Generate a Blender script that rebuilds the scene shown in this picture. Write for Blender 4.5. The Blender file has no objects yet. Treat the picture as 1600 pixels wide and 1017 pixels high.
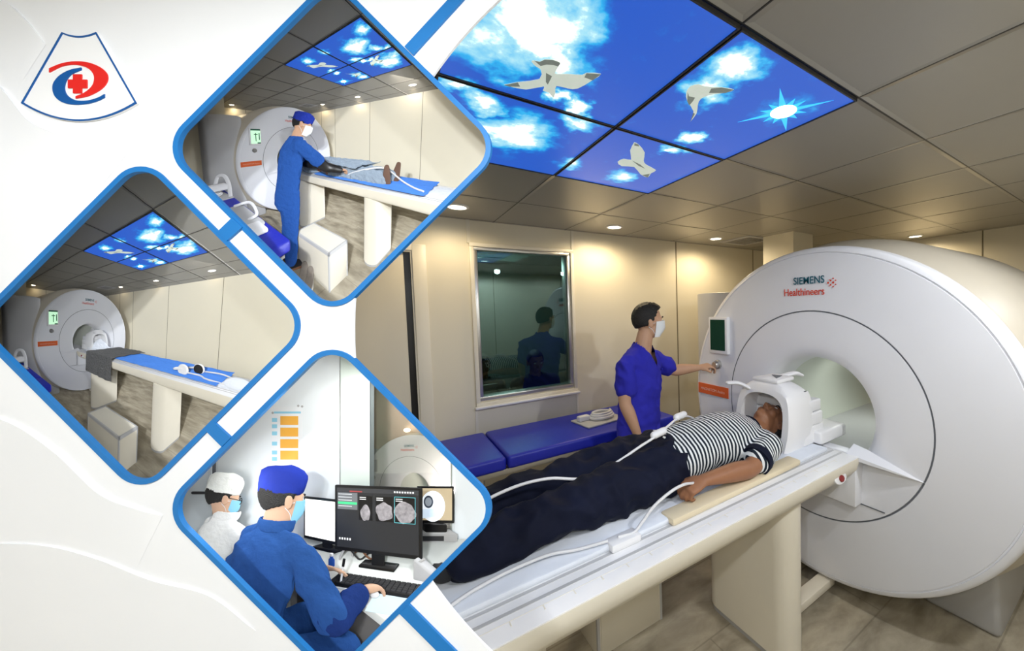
import bpy, bmesh, math, random
import numpy as np
from mathutils import Vector, Matrix, noise
SC = bpy.context.scene
COL = SC.collection
PI = math.pi
random.seed(7)

# ------------------------------------------------------------------ camera, sky, exposure, added board lamps
YAW, PITCH, ROLL = math.radians(54.87), math.radians(-2.68), math.radians(-1.47)
FOCAL, CX, CY = 581.2, 1000.0, 508.0
EYE = np.array([0.0, 0.0, 1.75])

def basis(a, b, c):
    f = np.array([math.cos(a)*math.cos(b), math.sin(a)*math.cos(b), math.sin(b)])
    r = np.array([math.sin(a), -math.cos(a), 0.0])
    u = np.cross(r, f)
    return math.cos(c)*r+math.sin(c)*u, -math.sin(c)*r+math.cos(c)*u, f

CR, CU, CF = basis(YAW, PITCH, ROLL)
cd = bpy.data.cameras.new('camera')
co = bpy.data.objects.new('camera', cd); COL.objects.link(co)
cd.sensor_width = 36.0
cd.lens = 36.0*FOCAL/1600.0
cd.shift_x = -(CX-800.0)/1600.0
cd.shift_y = (CY-508.5)/1600.0
cd.clip_start = 0.02
Mc = Matrix(((CR[0], CU[0], -CF[0], EYE[0]), (CR[1], CU[1], -CF[1], EYE[1]), (CR[2], CU[2], -CF[2], EYE[2]), (0, 0, 0, 1)))
co.matrix_world = Mc
SC.camera = co
SC.view_settings.view_transform = 'Standard'
SC.view_settings.look = 'None'
SC.view_settings.exposure = 0.3
SC.view_settings.gamma = 1.0
SC.view_settings.use_curve_mapping = False
W = bpy.data.worlds.new('world'); SC.world = W; W.use_nodes = True
W.node_tree.nodes['Background'].inputs[0].default_value = (0.9, 0.93, 1.0, 1)
W.node_tree.nodes['Background'].inputs[1].default_value = 0.05

def light(name, kind, loc, energy, color=(1, 1, 1), size=0.1, target=None, spot=None, size_y=None, blend=0.5, parent=None):
    l = bpy.data.lights.new(name, kind); l.energy = energy; l.color = color
    if kind == 'AREA':
        l.size = size
        if size_y: l.shape = 'RECTANGLE'; l.size_y = size_y
    else: l.shadow_soft_size = size
    if kind == 'SPOT': l.spot_size = spot; l.spot_blend = blend
    o = bpy.data.objects.new(name, l); COL.objects.link(o); o.location = loc
    d = (Vector(target)-Vector(loc)) if target is not None else Vector((0, 0, -1))
    o.rotation_euler = d.to_track_quat('-Z', 'Y').to_euler()
    if parent: o.parent = parent; o.matrix_parent_inverse = Matrix.Translation(parent.location).inverted()
    return o

HC = 2.443                                   # ceiling height
WARM = (1.0, 0.80, 0.50)
# unseen spot lamps added near the ceiling to brighten the display board
light('board_fill_lamp', 'SPOT', (-0.65, -0.55, HC-0.06), 27, (0.88, 0.94, 1.0), 0.06, target=(-0.18, 0.85, 1.58), spot=math.radians(75), blend=0.8)
light('board_fill_lamp', 'SPOT', (0.2, -0.8, HC-0.06), 20, (0.88, 0.94, 1.0), 0.06, target=(-0.1, 0.8, 1.6), spot=math.radians(62), blend=0.8)

# ------------------------------------------------------------------ materials
def _new(name):
    m = bpy.data.materials.new(name); m.use_nodes = True
    nt = m.node_tree; return m, nt, nt.nodes['Principled BSDF']

def N(nt, kind, **kw):
    n = nt.nodes.new(kind)
    for k, v in kw.items():
        if k.startswith('i_'):
            key = k[2:]; key = int(key) if key.isdigit() else key
            n.inputs[key].default_value = v
        else: setattr(n, k, v)
    return n

def rest(nt):
    return N(nt, 'ShaderNodeAttribute', attribute_name='rest').outputs['Vector']

def mix(nt, fac, a, b):
    m = N(nt, 'ShaderNodeMix', data_type='RGBA')
    for s, v in ((0, fac), (6, a), (7, b)):
        if hasattr(v, 'is_output'): nt.links.new(v, m.inputs[s])
        else: m.inputs[s].default_value = v if s == 0 else (*v[:3], 1)
    return m.outputs[2]

def mth(nt, op, a, b=None, c=None):
    m = N(nt, 'ShaderNodeMath', operation=op)
    for i, v in enumerate((a, b, c)):
        if v is None: continue
        if hasattr(v, 'is_output'): nt.links.new(v, m.inputs[i])
        else: m.inputs[i].default_value = v
    return m.outputs[0]

def mat(name, col, rough=0.5, metal=0.0, var=0.05, scale=6.0, bump=0.0, bscale=40.0, spec=0.5, emit=0.0, alpha=None):
    m, nt, p = _new(name)
    v = rest(nt)
    n = N(nt, 'ShaderNodeTexNoise', i_Scale=scale, i_Detail=3.0); nt.links.new(v, n.inputs['Vector'])
    a = tuple(c*(1-var) for c in col); b = tuple(min(1, c*(1+var)) for c in col)
    nt.links.new(mix(nt, n.outputs['Fac'], a, b), p.inputs['Base Color'])
    p.inputs['Roughness'].default_value = rough; p.inputs['Metallic'].default_value = metal
    p.inputs['Specular IOR Level'].default_value = spec
    if bump:
        n2 = N(nt, 'ShaderNodeTexNoise', i_Scale=bscale, i_Detail=4.0); nt.links.new(v, n2.inputs['Vector'])
        bp = N(nt, 'ShaderNodeBump', i_Strength=bump, i_Distance=0.01); nt.links.new(n2.outputs['Fac'], bp.inputs['Height'])
        nt.links.new(bp.outputs[0], p.inputs['Normal'])
    if emit:
        p.inputs['Emission Color'].default_value = (*col, 1); p.inputs['Emission Strength'].default_value = emit
    return m

def srgb(r, g, b):
    f = lambda c: (c/255/12.92) if c/255 <= 0.04045 else ((c/255+0.055)/1.055)**2.4
    return (f(r), f(g), f(b))

M = {}
M['white'] = mat('white_plastic', (0.80, 0.80, 0.82), 0.32, var=0.02)
M['cover'] = mat('scanner_white', (0.79, 0.80, 0.845), 0.38, var=0.02)
M['cream'] = mat('cream_plastic', (0.74, 0.69, 0.58), 0.4, var=0.03)
M['rear'] = mat('warm_grey_housing', (0.56, 0.51, 0.42), 0.4, var=0.02)
M['bore'] = mat('bore_lining', (0.62, 0.65, 0.60), 0.35, var=0.02)
M['grey'] = mat('grey_enamel', (0.40, 0.395, 0.39), 0.45, var=0.04)
M['greylight'] = mat('light_grey_enamel', (0.50, 0.50, 0.51), 0.45, var=0.04)
M['dark'] = mat('dark_plastic', (0.03, 0.03, 0.033), 0.4, var=0.1)
M['black'] = mat('black_plastic', (0.008, 0.008, 0.009), 0.35, var=0.1)
M['groove'] = mat('dark_seam', (0.12, 0.13, 0.15), 0.6)
M['steel'] = mat('brushed_steel', (0.55, 0.54, 0.52), 0.3, 0.9, var=0.06, scale=30)
M['wall'] = mat('cream_wall_panel', (0.76, 0.71, 0.58), 0.42, var=0.02, scale=2)
M['walltrim'] = mat('pale_wall_trim', (0.78, 0.74, 0.64), 0.4, var=0.02)
M['seam'] = mat('panel_seam', (0.20, 0.17, 0.11), 0.6)
M['vinyl'] = mat('blue_vinyl', (0.012, 0.022, 0.42), 0.42, var=0.06, bump=0.06, bscale=60)
M['scrub'] = mat('blue_scrub_cotton', (0.035, 0.035, 0.46), 0.85, var=0.12, scale=14, bump=0.25, bscale=22, spec=0.15)
M['scrub2'] = mat('royal_blue_cotton', (0.020, 0.085, 0.34), 0.85, var=0.12, scale=14, bump=0.25, bscale=22, spec=0.15)
M['scrub3'] = mat('work_jacket_blue', (0.022, 0.082, 0.28), 0.85, var=0.12, scale=14, bump=0.25, bscale=22, spec=0.15)
M['sleeve'] = mat('navy_sleeve_cotton', (0.012, 0.035, 0.17), 0.85, var=0.12, scale=14, bump=0.25, bscale=22, spec=0.15)
M['capblue'] = mat('blue_cap_cloth', (0.014, 0.034, 0.32), 0.8, var=0.1, scale=14, bump=0.3, bscale=18, spec=0.2)
M['capwhite'] = mat('white_cap_cloth', (0.82, 0.84, 0.80), 0.8, var=0.05, scale=14, bump=0.3, bscale=18, spec=0.2)
M['coat'] = mat('white_coat_cloth', (0.82, 0.83, 0.82), 0.85, var=0.04, scale=14, bump=0.25, bscale=18, spec=0.2)
M['navy'] = mat('navy_trousers_cloth', (0.0035, 0.0055, 0.019), 0.8, var=0.3, scale=10, bump=0.3, bscale=20, spec=0.2)
M['skin'] = mat('skin', (0.56, 0.33, 0.21), 0.5, var=0.06, scale=25, spec=0.35)
M['skintan'] = mat('tanned_skin', (0.30, 0.135, 0.068), 0.5, var=0.10, scale=25, spec=0.35)
M['skinpale'] = mat('light_skin', (0.66, 0.42, 0.29), 0.5, var=0.06, scale=25, spec=0.35)
M['hair'] = mat('black_hair', (0.008, 0.007, 0.006), 0.55, var=0.3, scale=60, bump=0.6, bscale=220)
M['mask'] = mat('white_mask', (0.80, 0.83, 0.85), 0.8, var=0.03)
M['maskblue'] = mat('blue_mask', (0.25, 0.58, 0.80), 0.8, var=0.05)
M['eye'] = mat('eye_white', (0.8, 0.78, 0.75), 0.2)
M['lip'] = mat('lip', (0.30, 0.12, 0.09), 0.5)
M['orange'] = mat('orange_label', (0.75, 0.13, 0.025), 0.5)
M['red'] = mat('red_button', (0.25, 0.02, 0.02), 0.4)
M['cable'] = mat('pale_cable', (0.72, 0.72, 0.74), 0.35, var=0.03)
M['sheet'] = mat('white_sheet', (0.74, 0.78, 0.86), 0.8, var=0.04, scale=20, bump=0.2, bscale=16)
M['padding'] = mat('cream_pad', (0.72, 0.62, 0.44), 0.7, var=0.05)
M['bluesheet'] = mat('blue_sheet', (0.075, 0.235, 0.72), 0.85, var=0.08, scale=18, bump=0.3, bscale=14, spec=0.2)
M['greyblanket'] = mat('grey_blanket', (0.115, 0.115, 0.115), 0.95, var=0.15, scale=25, bump=0.4, bscale=30, spec=0.1)
M['gown'] = mat('grey_blue_gown', (0.30, 0.37, 0.46), 0.9, var=0.12, scale=16, bump=0.4, bscale=18, spec=0.1)
M['sock'] = mat('brown_sock', (0.15, 0.085, 0.06), 0.9, var=0.1)
M['shoe'] = mat('black_shoe', (0.01, 0.01, 0.012), 0.6, var=0.2)
M['sole'] = mat('brown_sole', (0.22, 0.10, 0.05), 0.7)
M['shoegrey'] = mat('taupe_shoe', (0.22, 0.19, 0.16), 0.8, var=0.2, scale=40)
M['lace'] = mat('pale_lace', (0.7, 0.68, 0.62), 0.8)
M['board'] = None
M['blueframe'] = mat('blue_frame', srgb(28, 117, 188), 0.45, var=0.02)
M['logoblue'] = mat('logo_blue', srgb(0, 84, 156), 0.5, var=0.01)
M['logored'] = mat('logo_red', srgb(226, 33, 28), 0.5, var=0.01)
M['logowhite'] = mat('logo_white', (0.9, 0.9, 0.9), 0.5, var=0.01)
M['boxwhite'] = mat('display_box_white', (0.75, 0.75, 0.75), 0.6)
M['teal'] = mat('teal_lettering', srgb(0, 92, 110), 0.5, var=0.01)
M['letterred'] = mat('red_lettering', srgb(214, 72, 50), 0.5, var=0.01)
M['letterpink'] = mat('pale_lettering', (0.8, 0.45, 0.35), 0.5, var=0.01)
M['lampglow'] = mat('lamp_glow', (1.0, 0.90, 0.70), 0.5, emit=9.0)
M['greenscreen'] = mat('dark_green_screen', (0.010, 0.040, 0.024), 0.15, emit=0.12)
M['paleScreen'] = mat('pale_green_screen', (0.45, 0.75, 0.50), 0.2, emit=0.75)
M['paper'] = mat('paper', (0.80, 0.82, 0.84), 0.8, var=0.03)
M['deskwhite'] = mat('white_desk', (0.74, 0.76, 0.73), 0.4, var=0.02)
M['offwall'] = mat('white_office_wall', (0.78, 0.82, 0.84), 0.6, var=0.01)
M['whitescreen'] = mat('white_screen', (0.95, 0.93, 0.88), 0.3, emit=0.8)
M['darkscreen'] = mat('dark_screen', (0.02, 0.021, 0.024), 0.25, emit=0.6)
M['postpanel'] = mat('orange_poster_panel', (0.85, 0.42, 0.05), 0.6)
M['postblue'] = mat('pale_blue_poster_bar', (0.28, 0.62, 0.78), 0.6)
M['scan'] = mat('grey_scan_image', (0.34, 0.32, 0.34), 0.4, var=0.95, scale=45, emit=0.10)
M['green'] = mat('green_list_bar', (0.05, 0.5, 0.2), 0.4, emit=0.6)
M['screengrey'] = mat('grey_list_bar', (0.12, 0.13, 0.14), 0.4, emit=0.6)
M['bottleblue'] = mat('blue_bottle', (0.02, 0.12, 0.6), 0.3)

def floor_mat():
    m, nt, p = _new('marbled_vinyl_floor')
    v = rest(nt)
    mp = N(nt, 'ShaderNodeMapping'); mp.inputs['Rotation'].default_value = (0, 0, 0.5); mp.inputs['Scale'].default_value = (1, 2.2, 1); nt.links.new(v, mp.inputs['Vector'])
    n = N(nt, 'ShaderNodeTexNoise', i_Scale=3.2, i_Detail=8.0, i_Roughness=0.6, i_Distortion=0.35); nt.links.new(mp.outputs[0], n.inputs['Vector'])
    r = N(nt, 'ShaderNodeValToRGB'); nt.links.new(n.outputs['Fac'], r.inputs[0])
    e = r.color_ramp.elements
    e[0].position = 0.32; e[0].color = (0.23, 0.20, 0.145, 1); e[1].position = 0.68; e[1].color = (0.48, 0.43, 0.33, 1)
    k = r.color_ramp.elements.new(0.5); k.color = (0.36, 0.315, 0.235, 1)
    b = N(nt, 'ShaderNodeTexBrick', offset=0.5); nt.links.new(v, b.inputs['Vector'])
    b.inputs['Scale'].default_value = 1.0; b.inputs['Brick Width'].default_value = 0.9; b.inputs['Row Height'].default_value = 0.45; b.inputs['Mortar Size'].default_value = 0.004
    b.inputs['Color1'].default_value = (0, 0, 0, 1); b.inputs['Color2'].default_value = (0, 0, 0, 1); b.inputs['Mortar'].default_value = (1, 1, 1, 1)
    nt.links.new(mix(nt, mth(nt, 'MULTIPLY', b.outputs['Color'], 0.35), r.outputs[0], (0.1, 0.085, 0.06)), p.inputs['Base Color'])
    p.inputs['Roughness'].default_value = 0.42
    return m

def ceil_mat():
    m, nt, p = _new('metal_ceiling_tiles')
    s = N(nt, 'ShaderNodeSeparateXYZ'); nt.links.new(rest(nt), s.inputs[0])
    ds = []
    for ax, o in ((0, 0.769), (1, 0.622)):
        fr = mth(nt, 'FRACT', mth(nt, 'DIVIDE', mth(nt, 'SUBTRACT', s.outputs[ax], o-60), 0.6))
        ds.append(mth(nt, 'MINIMUM', fr, mth(nt, 'SUBTRACT', 1.0, fr)))
    d = mth(nt, 'MINIMUM', ds[0], ds[1])
    line = mth(nt, 'LESS_THAN', d, 0.0062)
    n = N(nt, 'ShaderNodeTexNoise', i_Scale=1.2); nt.links.new(rest(nt), n.inputs['Vector'])
    base = mix(nt, n.outputs['Fac'], (0.35, 0.34, 0.31), (0.39, 0.375, 0.34))
    nt.links.new(mix(nt, line, base, (0.015, 0.013, 0.010)), p.inputs['Base Color'])
    p.inputs['Roughness'].default_value = 0.34; p.inputs['Metallic'].default_value = 0.15
    bev = mth(nt, 'MINIMUM', mth(nt, 'MULTIPLY', d, 30.0), 1.0)
    bp = N(nt, 'ShaderNodeBump', i_Strength=0.5, i_Distance=0.01); nt.links.new(bev, bp.inputs['Height']); nt.links.new(bp.outputs[0], p.inputs['Normal'])
    return m

def sky_mat(variant):
    # a printed, back-lit picture of sky and cloud
    m, nt, p = _new('backlit_sky_print')
    v = rest(nt)
    n = N(nt, 'ShaderNodeTexNoise', i_Scale=9.0, i_Detail=8.0, i_Roughness=0.6); nt.links.new(v, n.inputs['Vector'])
    w = N(nt, 'ShaderNodeTexNoise', i_Scale=7.0, i_Detail=6.0, i_Roughness=0.6); nt.links.new(v, w.inputs['Vector'])
    sb = N(nt, 'ShaderNodeVectorMath', operation='SUBTRACT'); nt.links.new(w.outputs['Color'], sb.inputs[0]); sb.inputs[1].default_value = (.5, .5, .5)
    ml = N(nt, 'ShaderNodeVectorMath', operation='MULTIPLY_ADD'); nt.links.new(sb.outputs[0], ml.inputs[0]); ml.inputs[1].default_value = (.26, .26, 0); nt.links.new(v, ml.inputs[2])
    s = N(nt, 'ShaderNodeSeparateXYZ'); nt.links.new(ml.outputs[0], s.inputs[0])
    tot = None
    # soft blobs where the printed clouds sit: x, y, radius, weight
    for (bx, by, br, bw) in variant:
        dx = mth(nt, 'SUBTRACT', s.outputs[0], bx); dy = mth(nt, 'SUBTRACT', s.outputs[1], by)
        dd = mth(nt, 'SQRT', mth(nt, 'ADD', mth(nt, 'MULTIPLY', dx, dx), mth(nt, 'MULTIPLY', dy, dy)))
        g = mth(nt, 'MULTIPLY', mth(nt, 'MAXIMUM', mth(nt, 'SUBTRACT', 1.0, mth(nt, 'DIVIDE', dd, br)), 0.0), bw)
        tot = g if tot is None else mth(nt, 'MAXIMUM', tot, g)
    f = mth(nt, 'ADD', tot, mth(nt, 'MULTIPLY', mth(nt, 'SUBTRACT', n.outputs['Fac'], 0.5), 0.55))
    r = N(nt, 'ShaderNodeValToRGB'); nt.links.new(f, r.inputs[0]); e = r.color_ramp.elements
    e[0].position = 0.06; e[0].color = (*srgb(38, 92, 200), 1); e[1].position = 0.62; e[1].color = (*srgb(248, 252, 248), 1)
    for pos, c in ((0.16, srgb(28, 122, 218)), (0.26, srgb(48, 182, 242)), (0.42, srgb(165, 228, 248))):
        k = e.new(pos); k.color = (*c, 1)
    p.inputs['Base Color'].default_value = (0.02, 0.02, 0.02, 1)
    nt.links.new(r.outputs[0], p.inputs['Emission Color']); nt.links.new(mth(nt, 'ADD', 0.82, mth(nt, 'MULTIPLY', mth(nt, 'MAXIMUM', mth(nt, 'SUBTRACT', f, 0.45), 0.0), 7.0)), p.inputs['Emission Strength'])
    p.inputs['Roughness'].default_value = 0.3
    return m

def board_mat():
    m, nt, p = _new('white_display_board')
    v = rest(nt)
    p.inputs['Roughness'].default_value = 0.55
    n = N(nt, 'ShaderNodeTexNoise', i_Scale=3.0, i_Detail=2.0); nt.links.new(v, n.inputs['Vector'])
    nt.links.new(mix(nt, n.outputs['Fac'], (0.85, 0.86, 0.88), (0.90, 0.90, 0.91)), p.inputs['Base Color'])
    return m

def glass_mat(name, tint, gloss, rough=0.0):
    m, nt, p = _new(name)
    out = nt.nodes['Material Output']; nt.nodes.remove(p)
    t = N(nt, 'ShaderNodeBsdfTransparent'); t.inputs[0].default_value = (*tint, 1)
    g = N(nt, 'ShaderNodeBsdfGlossy'); g.inputs[0].default_value = (0.75, 1.0, 0.98, 1); g.inputs['Roughness'].default_value = rough
    lw = N(nt, 'ShaderNodeFresnel', i_IOR=1.5)
    fac = mth(nt, 'ADD', mth(nt, 'MULTIPLY', lw.outputs[0], gloss), 0.03)
    x = N(nt, 'ShaderNodeMixShader'); nt.links.new(fac, x.inputs[0]); nt.links.new(t.outputs[0], x.inputs[1]); nt.links.new(g.outputs[0], x.inputs[2])
    nt.links.new(x.outputs[0], out.inputs[0])
    return m

def stripe_mat():
    m, nt, p = _new('black_and_white_striped_knit')
    a = N(nt, 'ShaderNodeAttribute', attribute_name='stripe').outputs['Fac']
    f = mth(nt, 'GREATER_THAN', mth(nt, 'FRACT', a), 0.52)
    nt.links.new(mix(nt, f, (0.012, 0.018, 0.030), (0.74, 0.76, 0.77)), p.inputs['Base Color'])
    p.inputs['Roughness'].default_value = 0.9; p.inputs['Specular IOR Level'].default_value = 0.2
    return m

M['floor'] = floor_mat(); M['ceil'] = ceil_mat(); M['board'] = board_mat()
M['glass'] = glass_mat('dark_window_glass', (0.42, 0.55, 0.52), 1.5)
M['clearglass'] = glass_mat('clear_window_glass', (0.86, 0.84, 0.82), 0.8)
M['stripe'] = stripe_mat()

# ------------------------------------------------------------------ stages: the room itself, or a forced-perspective diorama in a display box
class Stage:
    name = 'room'
    def map(self, P): return P
    clips = None
ROOM = Stage()
BOARD_D = 0.58                                # the board hangs this far in front of the entrance corner

def board(u, v, d=BOARD_D):
    # a point of the display board (u, v in board units) or of the boxes behind it (d)
    return EYE + d*(CF + ((u-CX)/FOCAL)*CR - ((v-CY)/FOCAL)*CU)

class Diorama(Stage):
    """A stage-set model of a room built in relief: depth is compressed towards a back plane, as theatre sets are."""
    def __init__(s, name, C, ang, f, c, centre, near, back):
        s.name = name; s.C = np.array(C); s.r, s.u, s.fw = basis(*ang); s.f = f; s.c = c
        s.q = (1/(BOARD_D+0.003)-1/back)*near; s.p = 1/back
        k = 258.5
        s.clips = []
        # the four sides of the box opening and its front
        for sx, sy in ((1, 1), (1, -1), (-1, 1), (-1, -1)):
            # sx*(u-cx)+sy*(v-cy) <= k
            n = sx*(s.f*s.r) + sy*(-s.f*s.u) + (sx*(s.c[0]-centre[0])+sy*(s.c[1]-centre[1])-k)*s.fw
            s.clips.append((Vector(s.C), Vector(n)))
        for a, sg in ((0, 1), (0, -1), (1, 1), (1, -1)):
            w = s.f*s.r if a == 0 else -s.f*s.u
            s.clips.append((Vector(s.C), Vector(sg*(w+(s.c[a]-centre[a])*s.fw)-242*s.fw)))
        s.clips.append((Vector(s.C+s.fw*near), Vector(-s.fw)))
    def map(s, P):
        d = P-s.C; z = d@s.fw
        u = s.c[0]+s.f*(d@s.r)/z; v = s.c[1]-s.f*(d@s.u)/z
        w = 1/(s.p+s.q/z)
        return EYE + w[:, None]*(CF[None]+((u-CX)/FOCAL)[:, None]*CR-((v-CY)/FOCAL)[:, None]*CU)

ST = ROOM
def set_stage(s):
    global ST
    ST = s
def mp1(p): return Vector(ST.map(np.array([p], float))[0])

# ------------------------------------------------------------------ mesh builder
CTM = [Matrix.Identity(4)]
class at:
    def __init__(s, m): s.m = m
    def __enter__(s): CTM.append(CTM[-1] @ s.m)
    def __exit__(s, *a): CTM.pop()
def T(x, y, z): return Matrix.Translation((x, y, z))
def RZ(a): return Matrix.Rotation(a, 4, 'Z')
def RX(a): return Matrix.Rotation(a, 4, 'X')
def RY(a): return Matrix.Rotation(a, 4, 'Y')
def axes(o, x, y, z):
    m = Matrix.Identity(4)
    for i, a in enumerate((x, y, z)):
        for j in range(3): m[j][i] = a[j]
    for j in range(3): m[j][3] = o[j]
    return m

def smooth_path(P, sub=6, closed=False):
    P = [Vector(p) for p in P]; out = []
    n = len(P)
    if n < 3: return P
    for i in range(n-1):
        p0 = P[i-1] if i else P[0]*2-P[1]; p1, p2 = P[i], P[i+1]; p3 = P[i+2] if i+2 < n else P[-1]*2-P[-2]
        for k in range(sub):
            t = k/sub
            out.append(0.5*((2*p1)+(p2-p0)*t+(2*p0-5*p1+4*p2-p3)*t*t+(3*p1-p0-3*p2+p3)*t**3))
    out.append(P[-1]); return out

class MB:
    def __init__(s): s.V = []; s.F = []; s.attr = {}
    def add(s, V, F):
        b = len(s.V); s.V += [Vector(v) for v in V]; s.F += [tuple(i+b for i in f) for f in F]; return s
    def box(s, lo, hi, m=None):
        x0, y0, z0 = lo; x1, y1, z1 = hi
        V = [(x0, y0, z0), (x1, y0, z0), (x1, y1, z0), (x0, y1, z0), (x0, y0, z1), (x1, y0, z1), (x1, y1, z1), (x0, y1, z1)]
        if m is not None: V = [m @ Vector(v) for v in V]
        return s.add(V, [(0, 3, 2, 1), (4, 5, 6, 7), (0, 1, 5, 4), (1, 2, 6, 5), (2, 3, 7, 6), (3, 0, 4, 7)])
    def rings(s, R, cap=True, closed=False):
        n = len(R[0]); V = [v for r in R for v in r]; F = []
        for i in range(len(R)-(0 if closed else 1)):
            a = i*n; b = ((i+1) % len(R))*n
            for j in range(n): F.append((a+j, a+(j+1) % n, b+(j+1) % n, b+j))
        if cap and not closed: F.append(tuple(range(n))[::-1]); F.append(tuple((len(R)-1)*n+j for j in range(n)))
        return s.add(V, F)
    def cyl(s, p0, p1, r0, r1=None, n=24):
        return s.tube([p0, p1], [r0, r0 if r1 is None else r1], n)
    def tube(s, P, R, n=12, side=None, cap=True, closed=False):
        P = [Vector(p) for p in P]
        if not isinstance(R, (list, tuple)): R = [R]*len(P)
        rings = []; prev = None
        for i, p in enumerate(P):
            if closed: t = P[(i+1) % len(P)]-P[i-1]
            else: t = P[min(i+1, len(P)-1)]-P[max(i-1, 0)]
            t.normalize()
            if side is not None: a = Vector(side)
            elif prev is not None: a = prev
            else: a = Vector((0, 0, 1)) if abs(t.z) < 0.9 else Vector((1, 0, 0))
            a = a-t*a.dot(t)
            if a.length < 1e-6: a = t.orthogonal()
            a.normalize(); prev = a; b = t.cross(a)
            ra, rb = R[i] if isinstance(R[i], (list, tuple)) else (R[i], R[i])
            rings.append([p+a*ra*math.cos(2*PI*j/n)+b*rb*math.sin(2*PI*j/n) for j in range(n)])
        return s.rings(rings, cap, closed)
    def limb(s, P, R, n=18, side=None, sub=5):
        # a smooth tapering limb with rounded ends
        P = [Vector(p) for p in P]
        R = [r if isinstance(r, (list, tuple)) else (r, r) for r in R]
        Q = smooth_path(P, sub)
        RR = [Vector((r[0], r[1], 0)) for r in R]; RQ = smooth_path(RR, sub)
        if len(P) < 3:
            Q = [P[0].lerp(P[1], k/sub) for k in range(sub+1)]; RQ = [RR[0].lerp(RR[1], k/sub) for k in range(sub+1)]
        d0 = (Q[0]-Q[1]).normalized(); d1 = (Q[-1]-Q[-2]).normalized()
        A = []; B = []
        for k in (80, 55, 30):
            a = math.radians(k); A.append((Q[0]+d0*min(RQ[0][:2])*math.sin(a), RQ[0]*math.cos(a)))
            B.append((Q[-1]+d1*min(RQ[-1][:2])*math.sin(a), RQ[-1]*math.cos(a)))
        L = A+list(zip(Q, RQ))+B[::-1]
        return s.tube([l[0] for l in L], [(l[1][0], l[1][1]) for l in L], n, side)
    def ell(s, c, r, m=None, nu=24, nv=14, fn=None):
        V = []; F = []
        for i in range(nv+1):
            th = PI*i/nv
            for j in range(nu):
                ph = 2*PI*j/nu
                v = Vector((math.sin(th)*math.cos(ph), math.sin(th)*math.sin(ph), math.cos(th)))
                w = Vector((v.x*r[0], v.y*r[1], v.z*r[2]))
                if fn: w = fn(v, w)
                w = Vector(c)+w
                V.append(m @ w if m is not None else w)
        for i in range(nv):
            for j in range(nu): F.append((i*nu+j, (i+1)*nu+j, (i+1)*nu+(j+1) % nu, i*nu+(j+1) % nu))
        return s.add(V, F)
    def lathe(s, prof, m=None, n=96, closed=False):
        # profile of (radius, height) spun about the local z axis
        rings = [[Vector((r*math.cos(2*PI*j/n), r*math.sin(2*PI*j/n), h)) for j in range(n)] for r, h in prof]
        if m is not None: rings = [[m @ v for v in r] for r in rings]
        return s.rings(rings, cap=False, closed=closed)
    def prism(s, poly, h0, h1, m=None):
        n = len(poly)
        V = [Vector((x, y, h0)) for x, y in poly]+[Vector((x, y, h1)) for x, y in poly]
        if m is not None: V = [m @ v for v in V]
        F = [tuple(range(n))[::-1], tuple(n+i for i in range(n))]+[(i, (i+1) % n, n+(i+1) % n, n+i) for i in range(n)]
        return s.add(V, F)
    def grid(s, fn, nu, nv):
        V = [fn(i/nu, j/nv) for j in range(nv+1) for i in range(nu+1)]
        F = [(j*(nu+1)+i, j*(nu+1)+i+1, (j+1)*(nu+1)+i+1, (j+1)*(nu+1)+i) for j in range(nv) for i in range(nu)]
        return s.add(V, F)
    def slab(s, fn, nu, nv, th):
        # a sheet of cloth with thickness: fn(u,v) is its top
        top = [Vector(fn(i/nu, j/nv)) for j in range(nv+1) for i in range(nu+1)]
        bot = [v-Vector((0, 0, th)) for v in top]; k = len(top)
        F = []
        for j in range(nv):
            for i in range(nu):
                a, b, c, d = j*(nu+1)+i, j*(nu+1)+i+1, (j+1)*(nu+1)+i+1, (j+1)*(nu+1)+i
                F.append((a, b, c, d)); F.append((k+d, k+c, k+b, k+a))
        edge = [i for i in range(nu+1)]+[j*(nu+1)+nu for j in range(1, nv+1)]+[nv*(nu+1)+i for i in range(nu-1, -1, -1)]+[j*(nu+1) for j in range(nv-1, 0, -1)]
        for i in range(len(edge)):
            a, b = edge[i], edge[(i+1) % len(edge)]; F.append((b, a, k+a, k+b))
        return s.add(top+bot, F)
    def text(s, body, size, m, depth=0.001, align='LEFT', width=None, bold=0.0):
        c = bpy.data.curves.new('lettering', 'FONT'); c.body = body; c.size = size; c.extrude = depth; c.align_x = align; c.offset = bold
        o = bpy.data.objects.new('lettering', c); COL.objects.link(o); bpy.context.view_layer.update()
        me = bpy.data.meshes.new_from_object(o.evaluated_get(bpy.context.evaluated_depsgraph_get()))
        V = [v.co.copy() for v in me.vertices]; F = [tuple(p.vertices) for p in me.polygons]
        bpy.data.objects.remove(o); bpy.data.meshes.remove(me); bpy.data.curves.remove(c)
        if width and V:
            x0 = min(v.x for v in V); x1 = max(v.x for v in V); k = width/(x1-x0)
            for v in V: v.x = (v.x-x0)*k
        return s.add([m @ v for v in V], F)

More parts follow.
